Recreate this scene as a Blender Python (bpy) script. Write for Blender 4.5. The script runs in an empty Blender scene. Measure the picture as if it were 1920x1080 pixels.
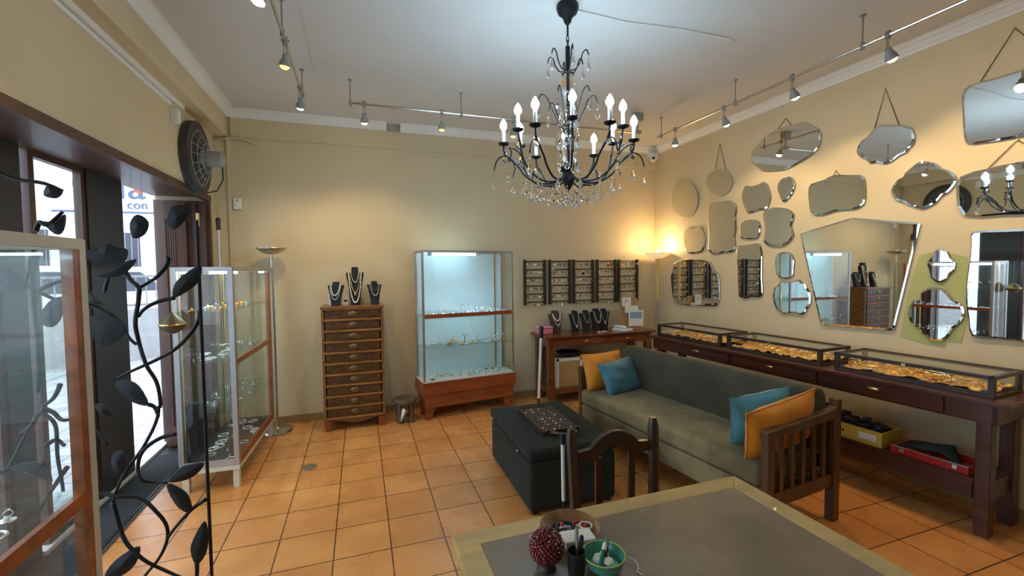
import bpy, math, random
from math import pi, sin, cos, radians
from mathutils import Vector, Matrix
random.seed(7)
S = bpy.context.scene
COL = S.collection

# ---------------------------------------------------------------- camera
cd = bpy.data.cameras.new('camera'); cam = bpy.data.objects.new('camera', cd); COL.objects.link(cam)
cd.sensor_width = 36; cd.lens = 825.692 / 1920 * 36; cd.clip_start = 0.02
cam.matrix_world = Matrix(((0.945308, 0.024697, -0.325243, 0), (-0.325999, 0.038449, -0.944588, 0),
                           (-0.010823, 0.998955, 0.044398, 1.5476), (0, 0, 0, 1)))
S.camera = cam

# ---------------------------------------------------------------- world (bright hazy daylight outside the shop)
wd = bpy.data.worlds.new('daylight'); S.world = wd; wd.use_nodes = True
wn = wd.node_tree.nodes; bg = wn['Background']
bg.inputs['Color'].default_value = (0.72, 0.84, 1.0, 1); bg.inputs['Strength'].default_value = 4.0
S.view_settings.view_transform = 'Standard'; S.view_settings.look = 'None'
S.view_settings.gamma = 1; S.view_settings.use_curve_mapping = False
S.view_settings.exposure = 0.0
S.cycles.transparent_max_bounces = 48; S.cycles.max_bounces = 10
# lamp strengths (each lamp is built with its fitting below)
CHANDELIER_L = 165     # radiance of each cool candle bulb
SPOT_W = 40            # warm track spotlights
FLOORLAMP_W = 6.5
TUBE_L = 55            # cool tubes in the glass cabinets
COOL = (0.50, 0.76, 1.0); WARM = (1.0, 0.74, 0.42)

# ---------------------------------------------------------------- helpers
class M:
    def __init__(s): s.v = []; s.f = []
    def add(s, vs, fs):
        n = len(s.v); s.v += [tuple(v) for v in vs]; s.f += [tuple(i + n for i in f) for f in fs]; return s
    def box(s, x0, y0, z0, x1, y1, z1):
        x0, x1 = min(x0, x1), max(x0, x1); y0, y1 = min(y0, y1), max(y0, y1); z0, z1 = min(z0, z1), max(z0, z1)
        return s.add([(x0,y0,z0),(x1,y0,z0),(x1,y1,z0),(x0,y1,z0),(x0,y0,z1),(x1,y0,z1),(x1,y1,z1),(x0,y1,z1)],
                     [(0,3,2,1),(4,5,6,7),(0,1,5,4),(1,2,6,5),(2,3,7,6),(3,0,4,7)])
    def taper(s, b, t):   # frustum: b,t = (x0,y0,x1,y1,z)
        vs = [(b[0],b[1],b[4]),(b[2],b[1],b[4]),(b[2],b[3],b[4]),(b[0],b[3],b[4]),(t[0],t[1],t[4]),(t[2],t[1],t[4]),(t[2],t[3],t[4]),(t[0],t[3],t[4])]
        return s.add(vs, [(0,3,2,1),(4,5,6,7),(0,1,5,4),(1,2,6,5),(2,3,7,6),(3,0,4,7)])
    def tube(s, pts, r, n=8, closed=False):
        P = [Vector(p) for p in pts]; k = len(P); rs = r if isinstance(r, (list, tuple)) else [r] * k
        vs = []; fs = []; up = None
        for i, p in enumerate(P):
            a = P[(i-1) % k] if (closed or i > 0) else p; b = P[(i+1) % k] if (closed or i < k-1) else p
            t = (b - a); t = t.normalized() if t.length > 1e-9 else Vector((0,0,1))
            if up is None: up = Vector((0,0,1)) if abs(t.z) < .9 else Vector((1,0,0))
            u = (up - t * up.dot(t)); u = u.normalized() if u.length > 1e-6 else t.orthogonal().normalized()
            w = t.cross(u); up = u
            for j in range(n):
                q = 2*pi*j/n; vs.append(p + (u*cos(q) + w*sin(q)) * rs[i])
        m = k if closed else k-1
        for i in range(m):
            for j in range(n):
                a = i*n+j; b = i*n+(j+1) % n; c = ((i+1) % k)*n+(j+1) % n; d = ((i+1) % k)*n+j
                fs.append((a, b, c, d))
        if not closed: fs.append(tuple(range(n-1, -1, -1))); fs.append(tuple((k-1)*n+j for j in range(n)))
        return s.add(vs, fs)
    def cyl(s, p0, p1, r0, r1=None, n=16): return s.tube([p0, p1], [r0, r0 if r1 is None else r1], n)
    def lathe(s, prof, c=(0,0,0), n=24, sx=1, sy=1):
        vs = []; fs = []; k = len(prof)
        for r, z in prof:
            for j in range(n):
                q = 2*pi*j/n; vs.append((c[0]+sx*r*cos(q), c[1]+sy*r*sin(q), c[2]+z))
        for i in range(k-1):
            for j in range(n): fs.append((i*n+j, i*n+(j+1) % n, (i+1)*n+(j+1) % n, (i+1)*n+j))
        if prof[0][0] > 1e-5: fs.append(tuple(range(n-1, -1, -1)))
        if prof[-1][0] > 1e-5: fs.append(tuple((k-1)*n+j for j in range(n)))
        return s.add(vs, fs)
    def sph(s, c, r, n=12, m=8):
        rx, ry, rz = r if isinstance(r, tuple) else (r, r, r)
        vs = [(c[0], c[1], c[2]-rz)]; fs = []
        for i in range(1, m):
            t = -pi/2 + pi*i/m
            for j in range(n): vs.append((c[0]+rx*cos(t)*cos(2*pi*j/n), c[1]+ry*cos(t)*sin(2*pi*j/n), c[2]+rz*sin(t)))
        vs.append((c[0], c[1], c[2]+rz)); T_ = len(vs)-1
        for j in range(n): fs.append((0, 1+(j+1) % n, 1+j)); fs.append((T_, T_-n+j, T_-n+(j+1) % n))
        for i in range(m-2):
            for j in range(n): a = 1+i*n; fs.append((a+j, a+(j+1) % n, a+n+(j+1) % n, a+n+j))
        return s.add(vs, fs)
    def prism(s, poly, a, b, ax='z'):   # polygon in the plane across ax, extruded a..b
        n = len(poly)
        def P(p, t): return (p[0], p[1], t) if ax == 'z' else ((p[0], t, p[1]) if ax == 'y' else (t, p[0], p[1]))
        vs = [P(p, a) for p in poly] + [P(p, b) for p in poly]
        fs = [tuple(range(n-1, -1, -1)), tuple(range(n, 2*n))] + [(i, (i+1) % n, n+(i+1) % n, n+i) for i in range(n)]
        return s.add(vs, fs)
    def xf(s, mat, start=0):
        s.v = s.v[:start] + [tuple(mat @ Vector(v)) for v in s.v[start:]]; return s

def O(name, m, mat, parent=None, smooth=False, loc=(0,0,0), rot=(0,0,0), bev=0, seg=2, sub=0):
    me = bpy.data.meshes.new(name); me.from_pydata(m.v, [], m.f); me.update()
    import bmesh
    b = bmesh.new(); b.from_mesh(me); bmesh.ops.recalc_face_normals(b, faces=b.faces); b.to_mesh(me); b.free()
    me.materials.append(mat)
    if smooth:
        for p in me.polygons: p.use_smooth = True
    o = bpy.data.objects.new(name, me); COL.objects.link(o)
    o.parent = parent; o.location = loc; o.rotation_euler = rot
    if bev:
        d = o.modifiers.new('bevel', 'BEVEL'); d.width = bev; d.segments = seg; d.limit_method = 'ANGLE'; d.angle_limit = radians(40)
    if sub:
        d = o.modifiers.new('sub', 'SUBSURF'); d.levels = sub; d.render_levels = sub
    if smooth == 'auto' and hasattr(me, 'set_sharp_from_angle'): me.set_sharp_from_angle(angle=radians(40))
    return o
def curve(P, k=5):   # smooth path through points
    Q = []
    for i in range(len(P)-1):
        a, b, c, d = (Vector(P[j]) for j in (max(i-1,0), i, i+1, min(i+2,len(P)-1)))
        for j in range(k): u = j/k; Q.append(tuple(.5*(2*b + (c-a)*u + (2*a-5*b+4*c-d)*u*u + (3*b-a-3*c+d)*u**3)))
    return Q + [tuple(P[-1])]
def tag(o, label, cat, group=None, kind=None):
    o['label'] = label; o['category'] = cat
    if group: o['group'] = group
    if kind: o['kind'] = kind
    return o
def T(name, label, cat, loc=(0,0,0), rz=0, group=None, rot=None):
    o = bpy.data.objects.new(name, None); o.empty_display_size = .05; COL.objects.link(o)
    o.location = loc; o.rotation_euler = rot or (0, 0, rz)
    return tag(o, label, cat, group)
def struct(name, m, mat, **k):
    o = O(name, m, mat, **k); o['kind'] = 'structure'; return o
def dup(root, loc, rot=None, label=None, group=None, scale=None):
    def cp(o, par):
        c = o.copy(); COL.objects.link(c); c.parent = par
        for ch in KIDS.get(o.name, []): cp(ch, c)
        return c
    global KIDS
    KIDS = {}
    def walk(o):
        KIDS[o.name] = [c for c in o.children]
        for c in KIDS[o.name]: walk(c)
    walk(root)
    r = cp(root, None); r.location = loc
    if rot is not None: r.rotation_euler = rot
    if scale is not None: r.scale = scale if isinstance(scale, tuple) else (scale,)*3
    if label: r['label'] = label
    if group: r['group'] = group
    return r

# ---------------------------------------------------------------- materials
def L(n, a, b): n.links.new(a, b)
def mat(name, col, rough=.5, metal=0, var=0, scale=8, bump=0, bscale=60, spec=None, sheen=0, stretch=None, emit=None, es=0, trans=0, ior=None, coat=0):
    m = bpy.data.materials.new(name); m.use_nodes = True; n = m.node_tree; p = n.nodes['Principled BSDF']
    p.inputs['Base Color'].default_value = (*col, 1); p.inputs['Roughness'].default_value = rough; p.inputs['Metallic'].default_value = metal
    if spec is not None: p.inputs['Specular IOR Level'].default_value = spec
    if sheen: p.inputs['Sheen Weight'].default_value = sheen; p.inputs['Sheen Roughness'].default_value = .4
    if emit: p.inputs['Emission Color'].default_value = (*emit, 1); p.inputs['Emission Strength'].default_value = es
    if trans: p.inputs['Transmission Weight'].default_value = trans
    if ior: p.inputs['IOR'].default_value = ior
    if coat: p.inputs['Coat Weight'].default_value = coat
    if var or bump:
        tc = n.nodes.new('ShaderNodeTexCoord'); mp = n.nodes.new('ShaderNodeMapping'); L(n, tc.outputs['Object'], mp.inputs['Vector'])
        if stretch: mp.inputs['Scale'].default_value = stretch
    if var:
        t = n.nodes.new('ShaderNodeTexNoise'); t.inputs['Scale'].default_value = scale; t.inputs['Detail'].default_value = 5
        L(n, mp.outputs['Vector'], t.inputs['Vector'])
        r = n.nodes.new('ShaderNodeValToRGB'); r.color_ramp.elements[0].position = .3; r.color_ramp.elements[1].position = .7
        r.color_ramp.elements[0].color = (*[c*(1-var) for c in col], 1); r.color_ramp.elements[1].color = (*[min(1, c*(1+var)) for c in col], 1)
        L(n, t.outputs['Fac'], r.inputs['Fac']); L(n, r.outputs['Color'], p.inputs['Base Color'])
    if bump:
        t2 = n.nodes.new('ShaderNodeTexNoise'); t2.inputs['Scale'].default_value = bscale; t2.inputs['Detail'].default_value = 3
        L(n, mp.outputs['Vector'], t2.inputs['Vector'])
        b = n.nodes.new('ShaderNodeBump'); b.inputs['Strength'].default_value = bump; b.inputs['Distance'].default_value = .01
        L(n, t2.outputs['Fac'], b.inputs['Height']); L(n, b.outputs['Normal'], p.inputs['Normal'])
    return m
def glass(name, tint=(.975,.99,.985), refl=1.0):
    m = bpy.data.materials.new(name); m.use_nodes = True; n = m.node_tree; n.nodes.remove(n.nodes['Principled BSDF'])
    tr = n.nodes.new('ShaderNodeBsdfTransparent'); tr.inputs['Color'].default_value = (*tint, 1)
    gl = n.nodes.new('ShaderNodeBsdfGlossy'); gl.inputs['Roughness'].default_value = 0.01
    fr = n.nodes.new('ShaderNodeLayerWeight'); fr.inputs['Blend'].default_value = .5
    pw = n.nodes.new('ShaderNodeMath'); pw.operation = 'POWER'; pw.inputs[1].default_value = 5
    mu = n.nodes.new('ShaderNodeMath'); mu.operation = 'MULTIPLY_ADD'; mu.inputs[1].default_value = .5 * refl; mu.inputs[2].default_value = .035 * refl
    mx = n.nodes.new('ShaderNodeMixShader')
    L(n, fr.outputs['Facing'], pw.inputs[0]); L(n, pw.outputs[0], mu.inputs[0]); L(n, mu.outputs[0], mx.inputs[0]); L(n, tr.outputs[0], mx.inputs[1]); L(n, gl.outputs[0], mx.inputs[2])
    L(n, mx.outputs[0], n.nodes['Material Output'].inputs['Surface']); return m
def emis(name, col, st):
    m = bpy.data.materials.new(name); m.use_nodes = True; n = m.node_tree; n.nodes.remove(n.nodes['Principled BSDF'])
    e = n.nodes.new('ShaderNodeEmission'); e.inputs['Color'].default_value = (*col, 1); e.inputs['Strength'].default_value = st
    L(n, e.outputs[0], n.nodes['Material Output'].inputs['Surface']); return m
def tiles(name, size, off, c1, c2, grout, gw=.004, rough=.3):
    m = bpy.data.materials.new(name); m.use_nodes = True; n = m.node_tree; N = n.nodes.new; p = n.nodes['Principled BSDF']
    tc = N('ShaderNodeTexCoord'); mp = N('ShaderNodeMapping'); mp.inputs['Location'].default_value = (off[0], off[1], 0)
    L(n, tc.outputs['Object'], mp.inputs['Vector'])
    br = N('ShaderNodeTexBrick'); br.offset = 0; br.inputs['Scale'].default_value = 1; br.inputs['Brick Width'].default_value = size
    br.inputs['Row Height'].default_value = size; br.inputs['Mortar Size'].default_value = gw; br.inputs['Mortar Smooth'].default_value = .3
    br.inputs['Color1'].default_value = (*c1, 1); br.inputs['Color2'].default_value = (*c2, 1); br.inputs['Mortar'].default_value = (*grout, 1)
    L(n, mp.outputs['Vector'], br.inputs['Vector'])
    no = N('ShaderNodeTexNoise'); no.inputs['Scale'].default_value = 3.5; no.inputs['Detail'].default_value = 2; L(n, mp.outputs['Vector'], no.inputs['Vector'])
    rp = N('ShaderNodeValToRGB'); rp.color_ramp.elements[0].position = .35; rp.color_ramp.elements[1].position = .68
    rp.color_ramp.elements[0].color = (.88,.82,.76,1); rp.color_ramp.elements[1].color = (1.08,1.08,1.08,1); L(n, no.outputs['Fac'], rp.inputs['Fac'])
    mx = N('ShaderNodeMix'); mx.data_type = 'RGBA'; mx.blend_type = 'MULTIPLY'; mx.inputs['Factor'].default_value = 1
    L(n, br.outputs['Color'], mx.inputs['A']); L(n, rp.outputs['Color'], mx.inputs['B']); L(n, mx.outputs['Result'], p.inputs['Base Color'])
    n2 = N('ShaderNodeTexNoise'); n2.inputs['Scale'].default_value = 9; L(n, mp.outputs['Vector'], n2.inputs['Vector'])
    mr = N('ShaderNodeMapRange'); mr.inputs['To Min'].default_value = rough*.8; mr.inputs['To Max'].default_value = rough*1.5
    L(n, n2.outputs['Fac'], mr.inputs['Value']); L(n, mr.outputs['Result'], p.inputs['Roughness'])
    b = N('ShaderNodeBump'); b.invert = True; b.inputs['Strength'].default_value = .5; b.inputs['Distance'].default_value = .003
    L(n, br.outputs['Fac'], b.inputs['Height'])
    b2 = N('ShaderNodeBump'); b2.inputs['Strength'].default_value = .25; b2.inputs['Distance'].default_value = .01
    L(n, no.outputs['Fac'], b2.inputs['Height']); L(n, b.outputs['Normal'], b2.inputs['Normal']); L(n, b2.outputs['Normal'], p.inputs['Normal'])
    return m
def wood(name, c, rough=.4, var=.35, axis='z', coat=.15, sc=6):
    st = {'x': (.12,1,1), 'y': (1,.12,1), 'z': (1,1,.12)}[axis]
    return mat(name, c, rough, var=var, scale=sc*3, stretch=st, bump=.08, bscale=60, coat=coat)

WALL = mat('wall_paint', (.62,.515,.325), .75, var=.03, scale=2.5, bump=.05, bscale=40)
CEIL = mat('ceiling_paint', (.64,.62,.57), .8, var=.02, scale=2)
PLAST = mat('white_plaster', (.78,.77,.73), .6)
TILE = tiles('terracotta_tiles', .3, (.7722, -.076), (.74,.33,.10), (.64,.265,.075), (.10,.045,.02), .004, .24)
def blotch(m, col, lo=.56, hi=.70, sc=3.2):
    n = m.node_tree; p = n.nodes['Principled BSDF']; src = p.inputs['Base Color'].links[0].from_socket
    tc = n.nodes.new('ShaderNodeTexCoord'); t = n.nodes.new('ShaderNodeTexNoise'); t.inputs['Scale'].default_value = sc; t.inputs['Detail'].default_value = 7; t.inputs['Roughness'].default_value = .65
    L(n, tc.outputs['Object'], t.inputs['Vector']); r = n.nodes.new('ShaderNodeMapRange'); r.inputs['From Min'].default_value = lo; r.inputs['From Max'].default_value = hi
    L(n, t.outputs['Fac'], r.inputs['Value']); x = n.nodes.new('ShaderNodeMix'); x.data_type = 'RGBA'; L(n, r.outputs['Result'], x.inputs['Factor'])
    L(n, src, x.inputs['A']); x.inputs['B'].default_value = (*col, 1); L(n, x.outputs['Result'], p.inputs['Base Color'])
BASEB = mat('skirting_tile', (.30,.20,.07), .4, var=.15)
PATCHG = mat('green_old_paint', (.42,.43,.17), .75, var=.06, scale=6)
WD_DARK = wood('dark_brown_wood', (.035,.015,.009), .35)
WD_BENCH = wood('mahogany_bench', (.075,.021,.010), .32, axis='y')
WD_CASE = wood('dark_case_wood', (.03,.016,.010), .4)
WD_CHEST = wood('chest_frame_wood', (.21,.085,.022), .35, axis='x')
BRONZE = mat('dull_bronze', (.22,.15,.07), .45, metal=.9)
WD_RAIL = wood('chest_rail_wood', (.30,.125,.03), .35, axis='x')
WD_DRAW = mat('chest_drawer_veneer', (.080,.036,.014), .35, var=.6, scale=14, stretch=(1,1,2), coat=.2)
WD_RED = wood('red_brown_wood', (.26,.065,.018), .35, axis='x')
WD_CONS = wood('console_wood', (.17,.05,.018), .22, axis='x', coat=.3)
WD_SOFA = wood('sofa_frame_wood', (.10,.045,.016), .35)
WD_DOOR = wood('door_timber', (.075,.032,.020), .4)
WD_LITE = wood('pale_table_wood', (.50,.33,.115), .35, var=.2, axis='x', coat=.2)
DESK = mat('worn_grey_desktop', (.21,.155,.10), .28, var=.25, scale=5, bump=.05)
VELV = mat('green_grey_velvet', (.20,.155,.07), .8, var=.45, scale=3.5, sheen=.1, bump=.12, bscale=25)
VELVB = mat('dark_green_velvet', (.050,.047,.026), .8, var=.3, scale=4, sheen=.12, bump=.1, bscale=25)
blotch(DESK, (.36,.27,.14))
blotch(VELV, (.30,.235,.12), .5, .7, 2.6)
OTTO = mat('dark_green_wool', (.009,.013,.010), .9, var=.2, scale=12, sheen=.03, bump=.15, bscale=200)
ORG = mat('orange_velvet', (.72,.25,.015), .6, var=.15, scale=6, sheen=.2, bump=.3, bscale=14)
BLU = mat('teal_velvet', (.045,.17,.22), .5, var=.35, scale=7, sheen=.35, bump=.35, bscale=14)
CREAM = mat('cream_metal', (.62,.58,.44), .45)
ALU = mat('grey_aluminium', (.42,.42,.42), .35, metal=.7)
STEEL = mat('brushed_steel', (.55,.52,.46), .28, metal=1)
CHROME = mat('chrome', (.8,.8,.8), .08, metal=1)
BRASS = mat('gold_metal', (.75,.52,.20), .25, metal=1)
SILVER = mat('silver', (.88,.88,.86), .3, metal=1)
DIRTB = mat('yellow_lacquered_pole', (.62,.42,.12), .35, metal=.3)
BLACK = mat('black_plastic', (.015,.015,.017), .4)
IRON = mat('black_iron', (.014,.015,.018), .5, metal=.5, bump=.1)
BVELV = mat('black_velvet', (.012,.012,.016), .8, sheen=.15)
BROWNV = mat('brown_leatherette', (.07,.045,.035), .6)
GLASS = glass('cabinet_glass'); GLASSR = glass('window_glass', refl=1.3)
SHELFG = glass('shelf_glass', (.86,.95,.92), 1.2)
MIRR = mat('mirror_silver', (.86,.87,.84), .015, metal=1)
BACKW = mat('mirror_backing', (.10,.065,.03), .6)
CRYS = mat('crystal', (1,1,1), .02, trans=1, ior=1.5)
WHITE = mat('white_plastic', (.75,.74,.70), .4)
GREYP = mat('grey_paint', (.28,.27,.25), .5)
PAPER = mat('white_card', (.80,.77,.70), .7)
CARDB = mat('brown_card', (.45,.27,.10), .7)
PINK = mat('pink_plastic', (.75,.20,.28), .35)
YELB = mat('yellow_card_box', (.62,.44,.06), .6)
REDB = mat('red_case', (.45,.02,.015), .35)
GOLDP = mat('gold_tissue', (.72,.42,.14), .38, metal=.35, var=.35, scale=30, bump=1, bscale=45)
BULBC = emis('cool_candle_bulb', COOL, CHANDELIER_L)
BULBW = emis('warm_bulb', WARM, 130)
BULBDIM = emis('dim_orange_bulb', (1,.5,.2), 2.5)
TUBE2 = emis('soft_cool_tube', (.55,.84,1.0), 30)
TUBE = emis('cool_tube', (.50,.82,1.0), TUBE_L)
LITBACK = mat('painted_cool_light_back', (.60,.74,.79), .5)  # pale blue paints in the cool tube light on the wall behind
SHADEW = mat('cream_glass_shade', (.85,.70,.42), .5, emit=(1,.7,.32), es=.7)
GARN = mat('garnet_beads', (.16,.012,.016), .12, var=.6, scale=60, coat=.4)
BLKB = mat('black_beads', (.02,.02,.03), .15)
PEARL = mat('white_beads', (.8,.75,.66), .2)
REDBEAD = mat('red_beads', (.5,.04,.03), .2)
AMBER = mat('amber_beads', (.75,.30,.03), .2)
CERW = mat('white_ceramic', (.80,.80,.70), .25)
CERG = mat('green_glaze', (.08,.34,.25), .2, var=.3, scale=14)
CERBOWL = wood('bowl_wood', (.22,.10,.035), .25, var=.6)
TRAYW = wood('carved_tray_wood', (.045,.022,.014), .35)
PEN = mat('navy_plastic', (.01,.015,.06), .3)
GREENP = mat('green_plastic', (.0,.16,.10), .3)
LEAFI = mat('leaf_iron', (.018,.020,.026), .55, metal=.3, bump=.2, bscale=30)
STONE = tiles('paving_bricks', .22, (0, 0), (.50,.50,.55), (.42,.42,.47), (.25,.25,.28), .008, .6)
CONC = mat('concrete_wall', (.30,.30,.30), .8, var=.1)
RAILM = mat('grey_railing', (.20,.20,.22), .5)
STONEW = mat('worn_stool_wood', (.10,.065,.04), .55, var=.4, scale=10)
HORN = mat('white_horn', (.72,.70,.64), .4)
CARW = mat('white_car_paint', (.75,.78,.82), .25)
CARG = mat('dark_car_glass', (.05,.06,.08), .1)
SIGNB = mat('white_sign_board', (.68,.70,.72), .5)
SIGNT = mat('grey_blue_lettering', (.10,.14,.22), .5)
SIGNO = mat('orange_sign_dot', (.75,.10,.03), .5)
FACADE = mat('pale_facade', (.70,.66,.60), .8, var=.1)
DIRTY = mat('dark_threshold_mat', (.02,.02,.022), .9)
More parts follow.
